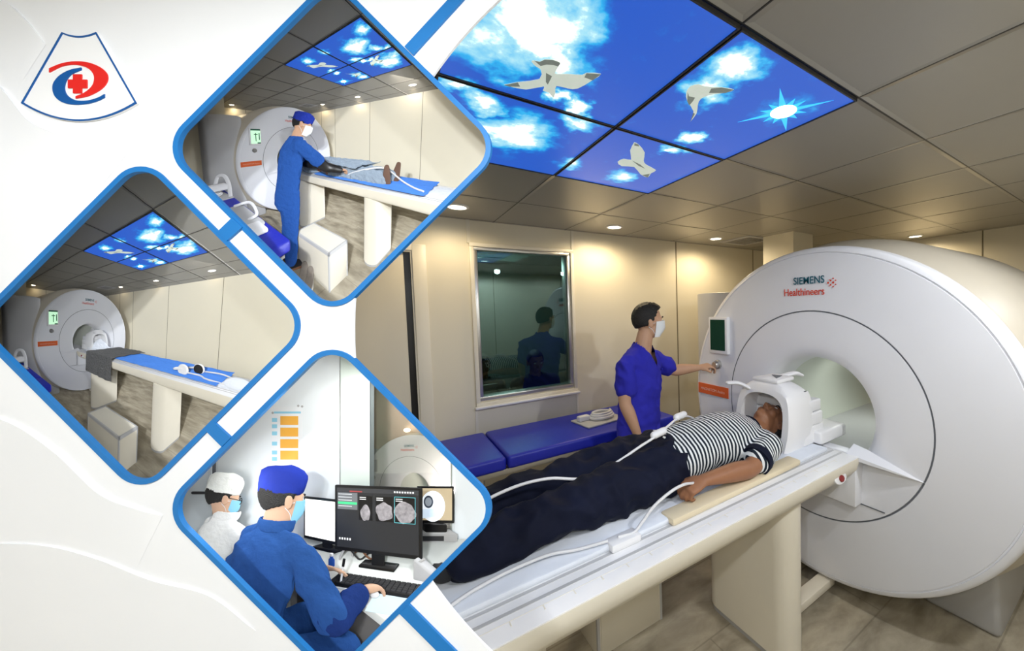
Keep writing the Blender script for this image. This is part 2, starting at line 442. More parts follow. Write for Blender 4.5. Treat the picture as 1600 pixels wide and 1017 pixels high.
def remesh(mb, voxel, smooth=3, folds=0.0, fscale=9.0, seed=0.0):
    # unite overlapping closed shapes into one continuous skin
    me = bpy.data.meshes.new('tmp'); me.from_pydata([tuple(v) for v in mb.V], [], mb.F); me.update()
    bm = bmesh.new(); bm.from_mesh(me); bmesh.ops.recalc_face_normals(bm, faces=bm.faces); bm.to_mesh(me); bm.free()
    o = bpy.data.objects.new('tmp', me); COL.objects.link(o)
    r = o.modifiers.new('r', 'REMESH'); r.mode = 'VOXEL'; r.voxel_size = voxel
    bpy.context.view_layer.update()
    ev = bpy.data.meshes.new_from_object(o.evaluated_get(bpy.context.evaluated_depsgraph_get()))
    bpy.data.objects.remove(o); bpy.data.meshes.remove(me)
    bm = bmesh.new(); bm.from_mesh(ev); bpy.data.meshes.remove(ev)
    for _ in range(smooth): bmesh.ops.smooth_vert(bm, verts=bm.verts, factor=0.5, use_axis_x=True, use_axis_y=True, use_axis_z=True)
    if folds:
        bm.normal_update()
        sv = Vector((seed, seed*1.7, seed*0.3))
        for v in bm.verts:
            q = v.co*fscale+sv
            q2 = Vector((q.x+0.6*q.z, q.y, q.z*0.55))
            n = noise.noise(q2)
            n = 1-2*abs(n)+0.5*noise.noise(q*2.3)
            v.co += v.normal*folds*(n-0.5)
    out = MB(); out.V = [v.co.copy() for v in bm.verts]; bm.verts.index_update()
    out.F = [tuple(v.index for v in f.verts) for f in bm.faces]; bm.free()
    return out

ORG = {}
def _props(o, label=None, cat=None, group=None, kind=None):
    if label: o['label'] = label
    if cat: o['category'] = cat
    if group: o['group'] = group
    if kind: o['kind'] = kind

def thing(name, label, cat, loc, group=None):
    o = bpy.data.objects.new(name, None); COL.objects.link(o)
    o.empty_display_size = 0.05
    p = CTM[-1] @ Vector(loc); o.location = mp1(p); ORG[o.name] = o.location.copy()
    _props(o, label, cat, group); return o

def obj(name, mb, m, parent=None, sharp=38, bevel=0.0, seg=2, label=None, cat=None, group=None, kind=None, clip=True, flat=False, stripe=None, raw=False):
    bm = bmesh.new()
    R = bm.verts.layers.float_vector.new('rest'); S = bm.verts.layers.float.new('stripe') if stripe else None
    X = CTM[-1]
    vs = [bm.verts.new(X @ v) for v in mb.V]
    if stripe:
        for i, v in enumerate(vs): v[S] = stripe(mb.V[i])
    for f in mb.F:
        try: bm.faces.new([vs[i] for i in f])
        except ValueError: pass
    if not raw: bmesh.ops.recalc_face_normals(bm, faces=bm.faces)
    if bevel:
        bm.edges.ensure_lookup_table(); bm.normal_update()
        es = [e for e in bm.edges if len(e.link_faces) == 2 and e.calc_face_angle(0) > math.radians(30)]
        bmesh.ops.bevel(bm, geom=es, offset=bevel, segments=seg, profile=0.5, affect='EDGES', clamp_overlap=True)
    if ST.clips and clip:
        for co_, no in ST.clips:
            g = bm.verts[:]+bm.edges[:]+bm.faces[:]
            if g: bmesh.ops.bisect_plane(bm, geom=g, plane_co=co_, plane_no=no, clear_outer=True)
    if not bm.faces:
        bm.free(); return None
    bm.normal_update()
    for e in bm.edges: e.smooth = len(e.link_faces) == 2 and e.calc_face_angle(0) < math.radians(sharp)
    for f in bm.faces: f.smooth = not flat
    for v in bm.verts: v[R] = v.co
    me = bpy.data.meshes.new(name); bm.to_mesh(me); bm.free()
    n = len(me.vertices); a = np.empty(n*3); me.vertices.foreach_get('co', a)
    P = ST.map(a.reshape(-1, 3))
    o = bpy.data.objects.new(name, me); COL.objects.link(o)
    if parent is not None:
        g = ORG[parent.name]; o.parent = parent
    else:
        lo, hi = P.min(0), P.max(0); g = Vector(((lo[0]+hi[0])/2, (lo[1]+hi[1])/2, lo[2])); o.location = g
    ORG[o.name] = g.copy()
    me.vertices.foreach_set('co', (P-np.array(g)).ravel()); me.update()
    me.materials.append(m)
    _props(o, label, cat, group, kind)
    return o

def struct(name, mb, m, **kw):
    kw.setdefault('sharp', 30); return obj(name, mb, m, kind='structure', **kw)

def prune():
    # things that ended up wholly outside a display box
    for o in list(COL.objects):
        if o.type == 'EMPTY' and not o.children: bpy.data.objects.remove(o)
# ================================================================== the scanner room
AX = axes((2.123, 1.24, 1.085), (0, 1, 0), (0, 0, 1), (1, 0, 0))      # scanner axis: local z runs into the bore
FACE = axes((2.123, 0, 0), (0, -1, 0), (0, 0, 1), (-1, 0, 0))         # lettering plane on the scanner face, facing the patient
GULLS = [[(0.346, 1.173), (0.376, 1.138), (0.425, 1.089), (0.413, 1.045), (0.398, 1.039), (0.379, 1.025), (0.384, 1.016), (0.398, 1.013), (0.406, 0.997), (0.426, 0.986), (0.447, 0.986), (0.449, 1.006), (0.451, 1.032), (0.457, 1.039), (0.485, 1.021), (0.522, 1.003), (0.528, 0.988), (0.566, 0.969), (0.559, 1.008), (0.541, 1.07), (0.514, 1.087), (0.48, 1.094), (0.491, 1.129), (0.497, 1.159), (0.474, 1.139), (0.454, 1.139), (0.449, 1.116), (0.409, 1.161), (0.362, 1.172)],
 [(0.981, 1.036), (0.94, 0.976), (0.876, 0.939), (0.841, 0.905), (0.829, 0.873), (0.843, 0.851), (0.867, 0.848), (0.916, 0.823), (0.958, 0.81), (0.949, 0.836), (0.917, 0.87), (0.906, 0.905), (0.924, 0.938), (0.959, 0.98)],
 [(0.901, 1.288), (0.927, 1.295), (0.998, 1.348), (1.048, 1.426), (1.09, 1.459), (1.17, 1.489), (1.174, 1.537), (1.196, 1.594), (1.137, 1.577), (1.054, 1.512), (0.995, 1.533), (0.951, 1.5), (0.956, 1.454), (0.992, 1.447), (0.931, 1.364)]]
GULLDARK = [[(0.384, 1.016), (0.398, 1.013), (0.406, 0.997), (0.426, 0.986), (0.447, 0.986), (0.448, 1.003), (0.434, 1.005), (0.418, 1.013), (0.406, 1.028)], [(0.346, 1.173), (0.376, 1.138), (0.388, 1.155), (0.362, 1.172)], [(0.566, 0.969), (0.528, 0.988), (0.532, 1.008), (0.559, 1.008)], [(0.958, 0.81), (0.916, 0.823), (0.892, 0.845), (0.903, 0.865), (0.949, 0.836)],
 [(0.843, 0.90), (0.862, 0.915), (0.884, 0.91), (0.893, 0.93), (0.90, 0.955), (0.876, 0.939)], [(0.981, 1.036), (0.945, 0.983), (0.955, 0.985)], [(0.905, 1.292), (0.927, 1.295), (0.94, 1.308), (0.918, 1.312)], [(1.196, 1.594), (1.15, 1.58), (1.172, 1.545)], [(1.0, 1.45), (1.06, 1.47), (1.11, 1.50), (1.06, 1.485)], [(0.43, 1.05), (0.45, 1.055), (0.455, 1.10), (0.445, 1.09)]]
CLOUDS = [(0.349, 0.894, 0.20, 0.95), (0.27, 1.03, 0.17, 0.62), (0.45, 0.98, 0.15, 0.72), (0.581, 1.168, 0.07, 0.8), (0.522, 1.14, 0.06, 0.8), (0.47, 1.48, 0.21, 0.85), (0.317, 1.313, 0.10, 0.7), (0.637, 1.26, 0.09, 0.75), (0.236, 1.26, 0.07, 0.65),
          (0.885, 0.74, 0.12, 0.72), (0.89, 0.88, 0.13, 0.75), (1.081, 1.102, 0.08, 0.85), (1.091, 1.25, 0.08, 0.85), (1.079, 1.66, 0.12, 0.7), (0.76, 1.66, 0.10, 0.6), (1.21, 0.81, 0.13, 0.36), (0.25, 1.65, 0.14, 0.7)]
M['sky'] = sky_mat(CLOUDS)
M['gull'] = mat('gull_print', srgb(196, 206, 196), 0.5, var=0.15, scale=60, emit=0.6)
M['gulldark'] = mat('gull_print_dark', srgb(110, 118, 112), 0.5, var=0.3, scale=60, emit=0.6)
M['sunprint'] = mat('sun_print', (1, 1, 1), 0.5, emit=5)
M['rayprint'] = mat('sun_ray_print', srgb(60, 185, 235), 0.5, emit=0.9)

def ring_box(mb, lo, hi, w, z0, z1):
    x0, y0 = lo; x1, y1 = hi
    mb.box((x0, y0, z0), (x1, y0+w, z1)); mb.box((x0, y1-w, z0), (x1, y1, z1))
    mb.box((x0, y0+w, z0), (x0+w, y1-w, z1)); mb.box((x1-w, y0+w, z0), (x1, y1-w, z1))
    return mb

def sky_panels(where):
    G0 = (0.769, 0.622)
    names = {(-1, 0): 'backlit sky panel with the big spread-winged gull and tall white cloud', (0, 0): 'backlit sky panel with the bright sun star and a diving gull',
             (-1, 1): 'backlit sky panel filled by one broad cloud and no gull', (0, 1): 'backlit sky panel with a small climbing gull, nearest the far corner'}
    for (i, j), lab in names.items():
        x0, y0 = G0[0]+0.6*i, G0[1]+0.6*j; x1, y1 = x0+0.6, y0+0.6
        t = thing('sky_light_panel', lab+', '+where, 'ceiling light', (x0+0.3, y0+0.3, HC-0.008), 'sky light panels, '+where)
        obj('frame', ring_box(MB(), (x0+0.003, y0+0.003), (x1-0.003, y1-0.003), 0.005, HC-0.012, HC-0.001), M['dark'], t)
        obj('picture', MB().box((x0+0.005, y0+0.005, HC-0.008), (x1-0.005, y1-0.005, HC-0.002)), M['sky'], t)
        zb = HC-0.0095
        if (i, j) == (-1, 0): k = [0]; dk = [0, 1, 2, 9]
        elif (i, j) == (0, 0): k = [1]; dk = [3, 4, 5]
        elif (i, j) == (0, 1): k = [2]; dk = [6, 7, 8]
        else: k = []; dk = []
        for g in k: obj('gull', MB().prism([(v.x, v.y) for v in smooth_path([(x, y, 0) for x, y in GULLS[g]+GULLS[g][:1]], 2)][:-1], zb, zb+0.001), M['gull'], t, flat=True)
        for g in dk: obj('gull_wing_marking', MB().prism(GULLDARK[g], zb-0.0008, zb-0.0002), M['gulldark'], t, flat=True)
        if (i, j) == (0, 0):
            c = (1.215, 0.806); P = []
            for q in range(24):
                a = 2*PI*q/24; r = 0.085 if q % 2 == 0 else 0.045
                if q in (2, 8, 14, 20): r = 0.16
                if q in (5, 11, 17, 23): r = 0.045
                P.append((min(1.355, max(0.78, c[0]+r*math.cos(a))), max(0.635, c[1]+r*math.sin(a))))
            obj('sun_rays', MB().prism(P, zb, zb+0.0008), M['rayprint'], t, flat=True)
            obj('sun', MB().cyl((c[0], c[1], zb-0.0008), (c[0], c[1], zb-0.0002), 0.044, n=40), M['sunprint'], t)

def downlight(x, y, label, group, power, lamp=True, tint=WARM, cone=150, blend=.9):
    t = thing('downlight', label, 'ceiling light', (x, y, HC-0.006), group)
    mb = MB().lathe([(0.072, 0.0), (0.070, -0.006), (0.055, -0.008), (0.052, -0.002), (0.052, 0.0)], T(x, y, HC), 36)
    obj('trim_ring', mb, M['white'], t)
    obj('lens', MB().cyl((x, y, HC-0.005), (x, y, HC-0.001), 0.052, n=36), M['lampglow'], t)
    if lamp:
        p = mp1(CTM[-1] @ Vector((x, y, HC-0.03))); d = mp1(CTM[-1] @ Vector((x, y, 0)))
        light('lamp', 'SPOT', p, power, tint, 0.04 if ST is ROOM else 0.008, target=d, spot=math.radians(cone), blend=blend, parent=t)
    return t

def vent(x, y, label):
    t = thing('ceiling_vent', label, 'vent', (x, y, HC-0.01))
    obj('vent_frame', ring_box(MB(), (x-0.2, y-0.2), (x+0.2, y+0.2), 0.03, HC-0.012, HC-0.001), M['greylight'], t)
    obj('vent_backing', MB().box((x-0.17, y-0.17, HC-0.003), (x+0.17, y+0.17, HC-0.001)), M['dark'], t)
    mb = MB()
    for k in range(7): mb.box((x-0.17, y-0.15+0.048*k, HC-0.011), (x+0.17, y-0.135+0.048*k, HC-0.004))
    obj('vent_slats', mb, M['grey'], t)

XL, XR, YB, YW = -1.7, 5.05, -0.9, 3.05
def room_shell(window):
    struct('floor', MB().grid(lambda a, b: Vector((XL+a*(XR-XL), YB+b*(5.6-YB) if window else YB+b*(YW-YB), 0)), 24, 20), M['floor'], raw=True)
    struct('ceiling', MB().grid(lambda a, b: Vector((XL+a*(XR-XL), YB+b*(YW-YB), HC)), 30, 20), M['ceil'], raw=True)
    ws = 0.012
    # wall across the room from the window: tall cream panels with dark joints
    w = struct('wall_front', MB().box((XL, YB-0.05, 0), (XR, YB, HC)), M['wall'])
    mb = MB()
    for x in (-0.86, 0.44, 1.74, 3.04, 3.69, 4.34): mb.box((x-0.005, YB, 0.0), (x+0.005, YB+0.003, HC))
    obj('panel_joints', mb, M['seam'], w)
    w = struct('wall_right', MB().box((XR, YB, 0), (XR+0.05, YW, HC)), M['wall'])
    mb = MB()
    for y in (0.0, 1.1, 2.2): mb.box((XR-0.003, y-0.005, 0), (XR, y+0.005, HC))
    obj('panel_joints', mb, M['seam'], w)
    struct('wall_left', MB().box((XL-0.05, YB, 0), (XL, YW, HC)), M['wall'])
    struct('trim_3', MB().box((3.28, 2.08, 0), (3.62, 2.42, HC)), M['wall'])       # boxed-in column beside the scanner
    if not window: return
    # window wall: window opening 0.61..1.40 x 1.06..2.25, doorway left of x = 0.26
    y1 = YW+0.16
    mb = MB()
    mb.box((0.27, YW, 0), (0.61, y1, HC)); mb.box((1.40, YW, 0), (XR, y1, HC))
    mb.box((0.61, YW, 0), (1.40, y1, 1.06)); mb.box((0.61, YW, 2.25), (1.40, y1, HC)); mb.box((XL, YW, 2.20), (0.27, y1, HC))
    w = struct('wall_back', mb, M['wall'])
    mb = MB()
    for x in (2.64, 3.92): mb.box((x-0.006, YW-0.003, 0), (x+0.006, YW, HC))
    obj('panel_joints', mb, M['seam'], w)
    mb = MB()
    for x in (0.585, 1.435): mb.box((x-0.012, YW-0.010, 2.27), (x+0.012, YW, HC)); mb.box((x-0.010, YW-0.010, 0), (x+0.010, YW, 1.02))
    obj('panel_strips', mb, M['walltrim'], w)
    fr = MB(); X0, X1, Z0, Z1 = 0.585, 1.435, 1.02, 2.275
    def frame(mb, x0, x1, z0, z1, t, ya, yb):
        mb.box((x0, ya, z0), (x1, yb, z0+t)); mb.box((x0, ya, z1-t), (x1, yb, z1)); mb.box((x0, ya, z0+t), (x0+t, yb, z1-t)); mb.box((x1-t, ya, z0+t), (x1, yb, z1-t)); return mb
    wi = struct('window_1', frame(fr, X0, X1, Z0, Z1, 0.03, YW-0.022, YW), M['walltrim'], bevel=0.004)
    obj('steel_frame', frame(MB(), 0.612, 1.398, 1.062, 2.248, 0.028, YW-0.012, YW+0.10), M['steel'], wi, bevel=0.003)
    obj('pane', MB().box((0.638, YW+0.028, 1.088), (1.372, YW+0.040, 2.222)), M['glass'], wi)
    obj('window_sill', MB().box((0.575, YW-0.05, 1.005), (1.445, YW+0.0, 1.022)), M['white'], wi, bevel=0.004)
    # doorway with a pale sliding door standing open a dark crack
    d = struct('door_1', MB().box((-0.72, YW+0.03, 0.02), (0.165, YW+0.08, 2.175)), mat('pale_door', (0.74, 0.69, 0.57), 0.45, var=0.02), bevel=0.003)
    obj('door_crack_shade', MB().box((0.165, YW+0.03, 0.02), (0.205, YW+0.10, 2.19)), M['black'], d)  # black strip stands in for the shade inside the open crack
    mb = MB(); mb.box((0.215, YW-0.012, 0), (0.30, YW, 2.235)); mb.box((-0.8, YW-0.012, 2.19), (0.215, YW, 2.235))
    obj('door_frame', mb, M['walltrim'], d, bevel=0.003)
    mb = MB(); mb.box((0.205, YW, 0), (0.27, YW+0.05, 2.2)); mb.box((-0.8, YW, 2.18), (0.205, YW+0.12, 2.2)); obj('door_jamb', mb, M['walltrim'], d)
    # dim control room behind the glass
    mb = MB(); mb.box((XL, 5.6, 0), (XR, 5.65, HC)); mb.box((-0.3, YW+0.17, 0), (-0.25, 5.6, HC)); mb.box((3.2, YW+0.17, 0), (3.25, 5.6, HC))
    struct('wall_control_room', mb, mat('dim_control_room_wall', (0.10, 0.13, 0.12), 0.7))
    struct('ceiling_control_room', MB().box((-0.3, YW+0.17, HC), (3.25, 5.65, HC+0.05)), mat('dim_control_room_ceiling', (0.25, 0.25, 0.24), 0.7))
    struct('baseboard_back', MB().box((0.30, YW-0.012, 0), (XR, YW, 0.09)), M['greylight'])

def scanner(where, screen, label):
    t = thing('mri_scanner', label, 'medical scanner', (2.9, 1.24, 0))
    pr = [(0.325, .26), (0.328, .12), (.335, .07), (.350, .035), (.375, .015), (.41, .005), (.47, .001), (.56, .0), (.614, 0), (.616, .005), (.622, .005), (.624, 0), (.74, .001), (.87, .003), (.955, .006), (.957, .012), (.963, .012), (.965, .007), (.982, .011), (.992, .020), (.998, .035), (.999, .055)]
    obj('front_cover', MB().lathe(pr, AX, 128), M['cover'], t, sharp=50)
    obj('ring_seam', MB().lathe([(.616, .003), (.622, .003), (.622, .0015), (.616, .0015)], AX, 128, closed=True), M['groove'], t)
    obj('rim', MB().lathe([(.998, .055), (1.002, .066), (1.002, .095), (.985, .105)], AX, 128), M['white'], t)
    obj('rear_housing', MB().lathe([(.985, .105), (.985, .125), (1.0, .16), (1.03, .24), (1.06, .34), (1.075, .5), (1.075, 1.5), (1.05, 1.6), (.97, 1.67), (.322, 1.67)], AX, 128), M['rear'], t)
    obj('bore_tunnel', MB().lathe([(.325, .26), (.325, .9), (.325, 1.67)], AX, 96), M['bore'], t)
    obj('bore_floor', MB().prism([(-.24, -.213), (.24, -.213), (.215, -.243), (-.215, -.243)], .12, 1.6, AX), M['greylight'], t)
    for s in (-1, 1):
        y = 1.24+s*0.62
        mb = MB().prism([(y-.17, .0), (y+.17, .0), (y+.15, .42), (y-.15, .42)], 0, 1.05, axes((2.52, 0, 0), (0, 1, 0), (0, 0, 1), (1, 0, 0)))
        obj('foot', mb, M['grey'], t, bevel=0.03, seg=3)
    fr = obj('control_screen', MB().box((2.095, 1.868, 1.385), (2.135, 2.055, 1.665)), M['white'], t, bevel=0.008)
    sc = obj('display', MB().box((2.0935, 1.888, 1.412), (2.098, 2.035, 1.645)), M[screen], fr)
    if screen == 'paleScreen':
        mb = MB(); Y = 2.0915
        mb.box((Y, 1.888, 1.62), (Y+.002, 2.035, 1.645)); mb.box((Y, 1.9, 1.47), (Y+.002, 1.915, 1.58)); mb.box((Y, 1.955, 1.45), (Y+.002, 1.967, 1.58)); mb.box((Y, 1.93, 1.55), (Y+.002, 1.99, 1.565)); mb.box((Y, 1.888, 1.412), (Y+.002, 1.94, 1.43))
        obj('screen_graphic', mb, mat('dark_screen_graphic', (0.03, 0.14, 0.09), 0.4), fr)
    kn = MB().lathe([(.0, .05), (.022, .05), (.028, .042), (.028, .02), (.034, .016), (.036, .0)], axes((2.125, 1.985, 1.300), (0, 1, 0), (0, 0, -1), (-1, 0, 0)), 28)
    obj('control_knob', kn, M['steel'], t)
    pl = obj('name_plate', MB().box((2.118, 1.885, 1.050), (2.132, 2.20, 1.130)), M['orange'], t)
    obj('name_plate_lettering', MB().text('MAGNETOM Amira', 0.03, FACE @ T(-2.17, 1.079, 0.006), width=0.25), M['letterpink'], pl)
    obj('maker_lettering', MB().text('SIEMENS', 0.062, FACE @ T(-1.345, 1.868, 0.002), width=0.195, bold=.0004), M['teal'], t)
    obj('maker_lettering', MB().text('Healthineers', 0.062, FACE @ T(-1.41, 1.80, 0.002), width=0.26, bold=.0005), M['letterred'], t)
    mb = MB()
    for (a, b, r) in ((0, 0, 8), (18, 14, 7), (18, -14, 7), (36, 0, 9), (36, 26, 6), (36, -26, 6), (54, 13, 5), (54, -13, 5), (8, 20, 4), (8, -20, 4)):
        p = FACE @ Vector((-1.128+a*.0008, 1.865+b*.0009, 0.001)); mb.cyl(p, p+Vector((-.002, 0, 0)), r*.0007, n=14)
    obj('maker_emblem', mb, M['letterred'], t)
    # pocket where the table docks: a fin each side and the seam of the lower cover
    for s in (-1, 1):
        mb = MB(); y0, y1 = 1.24+s*.318, 1.24+s*.585
        yf = 1.24+s*.33; yi = 1.24+s*.25
        V = [(2.045, yi, .932), (2.045, yi, .90), (2.13, yi, .965), (2.13, yi, .90), (2.12, y1, .868), (2.13, y1, .860), (2.045, yf, .925), (2.045, yf, .905), (2.118, yf, .955)]
        mb.add(V, [(0, 6, 8, 2), (6, 4, 8), (8, 4, 5, 2), (0, 1, 7, 6), (6, 7, 4), (1, 3, 5, 4, 7), (0, 2, 3, 1), (2, 5, 3)])
        obj('docking_fin', mb, M['cover'], t)
    obj('docking_block', MB().box((2.05, .945, .645), (2.14, 1.535, .93)), M['cover'], t, bevel=0.004)
    if ST is ROOM: light('bore_lamp', 'AREA', (2.85, 1.24, 1.40), 4.5, (.95, 1.0, .92), .5, target=(2.75, 1.24, 0), size_y=.12, parent=t)
    P = [(2.55+.25*math.cos(math.radians(a)), 2.28+.25*math.sin(math.radians(a))) for a in range(90, 271, 10)]+[(3.22, 2.03), (3.22, 2.53)]
    obj('side_tower', MB().prism(P, .04, 1.86), M['greylight'], t, bevel=.01, sharp=30, label='grey rounded tower at the side')
    obj('lower_cover_seam', MB().box((2.1195, 0.83, .640), (2.125, 1.65, .645)), M['groove'], t)
    return t

def stadium(cx, cy, hx, hy, n=10):
    P = []
    for k in range(n+1): a = PI*k/n; P.append((cx+hx*math.cos(a), cy+hy-hx+hx*math.sin(a)))
    for k in range(n+1): a = PI+PI*k/n; P.append((cx+hx*math.cos(a), cy-hy+hx+hx*math.sin(a)))
    return P

TZ = 0.93
def table(where, label):
    YC = 1.245
    t = thing('patient_table', label, 'medical table', (0.9, YC, 0))
    prof = [(-.320, .925), (-.322, .90), (-.312, .862), (-.285, .825), (-.24, .797), (-.18, .785), (.18, .785), (.24, .797), (.285, .825), (.312, .862), (.322, .90), (.320, .925)]
    X = axes((0, YC, 0), (0, 1, 0), (0, 0, 1), (1, 0, 0))
    R = []
    # body: the profile swept along the table, rounded off at the free end
    for x, k in ((-.62, .55), (-.60, .78), (-.55, .93), (-.47, 1.0), (2.04, 1.0)):
        R.append([Vector((x, YC+a*k, .925-(.925-z)*k)) for a, z in prof])
    obj('table_body', MB().rings(R), M['cream'], t, sharp=50)
    def xs(hw): return [(-.5+.0, -hw), (2.04, -hw), (2.04, hw), (-.5, hw)]
    P = [(2.06, -.318), (2.06, .318)]+[(-.47-.14*math.sin(math.radians(a)), .318*math.cos(math.radians(a))) for a in range(0, 181, 12)]
    obj('table_top', MB().prism([(x, YC+y) for x, y in P], .924, TZ), M['white'], t, bevel=0.003)
    for s in (-1, 1):
        for o in (.188, .232):
            obj('rail_groove', MB().box((-.5, YC+s*o-.006, TZ-.001), (2.04, YC+s*o+.006, TZ+.0015)), M['greylight'], t)
    mb = MB()
    P = [(-.41, YC-.260), (-.41, YC-.2615)]
    for k in range(26): x = -.4+k*.092; P += [(x, YC-.2615), (x, YC-.28), (x+.003, YC-.28), (x+.003, YC-.2615)]
    obj('scale_marks', MB().prism(P+[(1.93, YC-.2615), (1.93, YC-.260)], TZ, TZ+.0008), M['walltrim'], t)
    obj('mattress', MB().prism([(2.0, -.178), (2.0, .178), (-.45, .178), (-.52, .12), (-.52, -.12), (-.45, -.178)], TZ, TZ+.022, T(0, YC, 0)), M['sheet'], t, bevel=0.008)
    for x, hy in ((1.585, .27), (.29, .25)):
        f = obj('pedestal', MB().prism(stadium(x, 1.26, .085, hy), .03, .80), M['cream'], t, sharp=30)
        obj('pedestal_base', MB().prism(stadium(x, 1.26, .078, hy-.006), 0, .03), M['grey'], f)
    b = obj('dock_bar', MB().box((1.66, 1.13, .035), (2.2, 1.21, .085)), M['cream'], t, bevel=0.008)
    for s in (-1, 1):
        o = axes((1.86, YC+s*.316, .868), (1, 0, 0), (0, -s*.28, .96), (0, s*.96, .28))
        b = obj('emergency_stop', MB().prism([(.055*math.cos(a*PI/12), .026*math.sin(a*PI/12)) for a in range(24)], -.008, .004, o), M['white'], t, bevel=.002)
        obj('button', MB().prism([(.02*math.cos(a*PI/12), .016*math.sin(a*PI/12)) for a in range(24)], .004, .012, o), M['red'], b, bevel=.002)
    return t

def stool(x0, x1, y0, y1, h, label):
    t = thing('step_stool', label, 'step stool', ((x0+x1)/2, (y0+y1)/2, 0))
    mb = MB(); d = .02
    mb.box((x0, y0, 0), (x0+d, y1, h-d)); mb.box((x1-d, y0, 0), (x1, y1, h-d)); mb.box((x0+d, y1-d, 0), (x1-d, y1, h-d)); mb.box((x0+d, y0, 0), (x1-d, y0+d, h-d))
    obj('stool_body', mb, M['cream'], t, bevel=.003)
    obj('stool_top', MB().box((x0, y0, h-d), (x1, y1, h)), M['walltrim'], t, bevel=.004)
    mb = MB(); w = .014
    for z in (h-.004,):
        mb.box((x0-.002, y0-.002, h-.03), (x1+.002, y0+w, h+.002)); mb.box((x0-.002, y1-w, h-.03), (x1+.002, y1+.002, h+.002)); mb.box((x0-.002, y0, h-.03), (x0+w, y1, h+.002)); mb.box((x1-w, y0, h-.03), (x1+.002, y1, h+.002))
    for x in (x0-.002, x1-w+.002):
        for y in (y0-.002, y1-w+.002): mb.box((x, y, 0), (x+w, y+w, h))
    obj('edge_trim', mb, M['greylight'], t)

def couch(label, x0, x1, y0, y1, zt, split):
    t = thing('examination_couch', label, 'couch', ((x0+x1)/2, (y0+y1)/2, 0))
    for a, b in ((x0, split-.004), (split+.004, x1)):
        obj('cushion', MB().box((a, y0, zt-.085), (b, y1, zt)), M['vinyl'], t, bevel=.022, seg=4)
    mb = MB()
    for y in (y0+.05, y1-.05): mb.box((x0+.03, y-.018, zt-.125), (x1-.03, y+.018, zt-.088))
    for x in (x0+.05, split, x1-.06): mb.box((x-.018, y0+.05, zt-.123), (x+.018, y1-.05, zt-.09))
    obj('couch_frame', mb, M['steel'], t, bevel=.004)
    for x in (x0+.18, x1-.18):
        for y in (y0+.07, y1-.07): obj('leg', MB().tube([(x, y, 0), (x, y, zt-.12)], .017, 14), M['steel'], t)
    mb = MB()
    for y in (y0+.07, y1-.07): mb.tube([(x0+.18, y, .22), (x1-.18, y, .22)], .012, 10)
    for x in (x0+.18, x1-.18): mb.tube([(x, y0+.07, .22), (x, y1-.07, .22)], .012, 10)
    obj('stretcher', mb, M['steel'], t)
    return t

def surface_coil(label, x, y, z, big=False):
    # receiver coil: a flat white paddle with a looped cable lying on it
    t = thing('surface_coil', label, 'medical coil', (x, y, z))
    with at(T(x, y, z) @ RZ(.12)):
        obj('paddle', MB().box((-.17, -.13, 0), (.20, .13, .014)), M['greylight'], t, bevel=.006)
        obj('plug', MB().box((-.15, .02, .014), (-.05, .075, .055)), M['white'], t, bevel=.01)
        P = []
        for k in range(0, 46): a = k*.36; P.append((.05+(.105-.0006*k)*math.cos(a+2.6), .0+(.082-.0006*k)*math.sin(a+2.6), .028+.0009*k))
        obj('cable_loop', MB().tube([(-.06, .045, .035)]+P, .011, 10), M['cable'], t)
        if big:
            obj('arch', MB().tube(smooth_path([(-.15, -.1, .02), (-.13, -.1, .16), (-.02, -.1, .23), (.12, -.08, .2), (.18, -.06, .06), (.12, -.02, .02)], 6), .02, 12), M['white'], t)
            obj('arch', MB().tube(smooth_path([(-.15, .1, .02), (-.13, .1, .14), (-.02, .1, .2), (.1, .08, .16), (.15, .06, .03)], 6), .02, 12), M['white'], t)
            obj('shell', MB().box((-.15, -.1, .10), (-.02, .1, .16)), M['white'], t, bevel=.02, seg=3)
# ================================================================== the hanging display board with its three boxes
BOX = {'upper': (520, 231), 'left': (222.5, 508.5), 'lower': (520, 794)}
def rdiamond(c, k, r, n=10):
    # rounded square standing on its corner: half diagonal k, corner radius r (board units)
    P = []; q = k-r*math.sqrt(2)
    for i in range(4):
        a = PI/2*i; o = (c[0]+q*math.cos(a), c[1]+q*math.sin(a))
        for j in range(n+1):
            b = a-PI/4+PI/2*j/n; P.append((o[0]+r*math.cos(b), o[1]+r*math.sin(b)))
    return P
ARC_C, ARC_R = (1249, 515), 697
BM = axes(EYE+BOARD_D*CF-BOARD_D*CX/FOCAL*CR+BOARD_D*CY/FOCAL*CU, CR*BOARD_D/FOCAL, -CU*BOARD_D/FOCAL, CF)   # board units in the plane, metres behind it
BM_up = BM

def plate(mb, poly, z0, z1, holes=()):
    # flat sheet with holes, z measured behind the board's face
    c = bpy.data.curves.new('sheet', 'CURVE'); c.dimensions = '2D'; c.fill_mode = 'BOTH'; c.extrude = .5
    for P in (poly, *holes):
        s = c.splines.new('POLY'); s.points.add(len(P)-1); s.use_cyclic_u = True
        for pt, (x, y) in zip(s.points, P): pt.co = (x, y, 0, 1)
    o = bpy.data.objects.new('sheet', c); COL.objects.link(o); bpy.context.view_layer.update()
    me = bpy.data.meshes.new_from_object(o.evaluated_get(bpy.context.evaluated_depsgraph_get()))
    bm = bmesh.new(); bm.from_mesh(me); bmesh.ops.remove_doubles(bm, verts=bm.verts, dist=1e-4); bm.verts.index_update()
    V = [BM @ Vector((v.co.x, v.co.y, z0+(v.co.z+.5)*(z1-z0))) for v in bm.verts]; F = [tuple(v.index for v in f.verts) for f in bm.faces]
    bm.free(); bpy.data.objects.remove(o); bpy.data.meshes.remove(me); bpy.data.curves.remove(c)
    return mb.add(V, F)

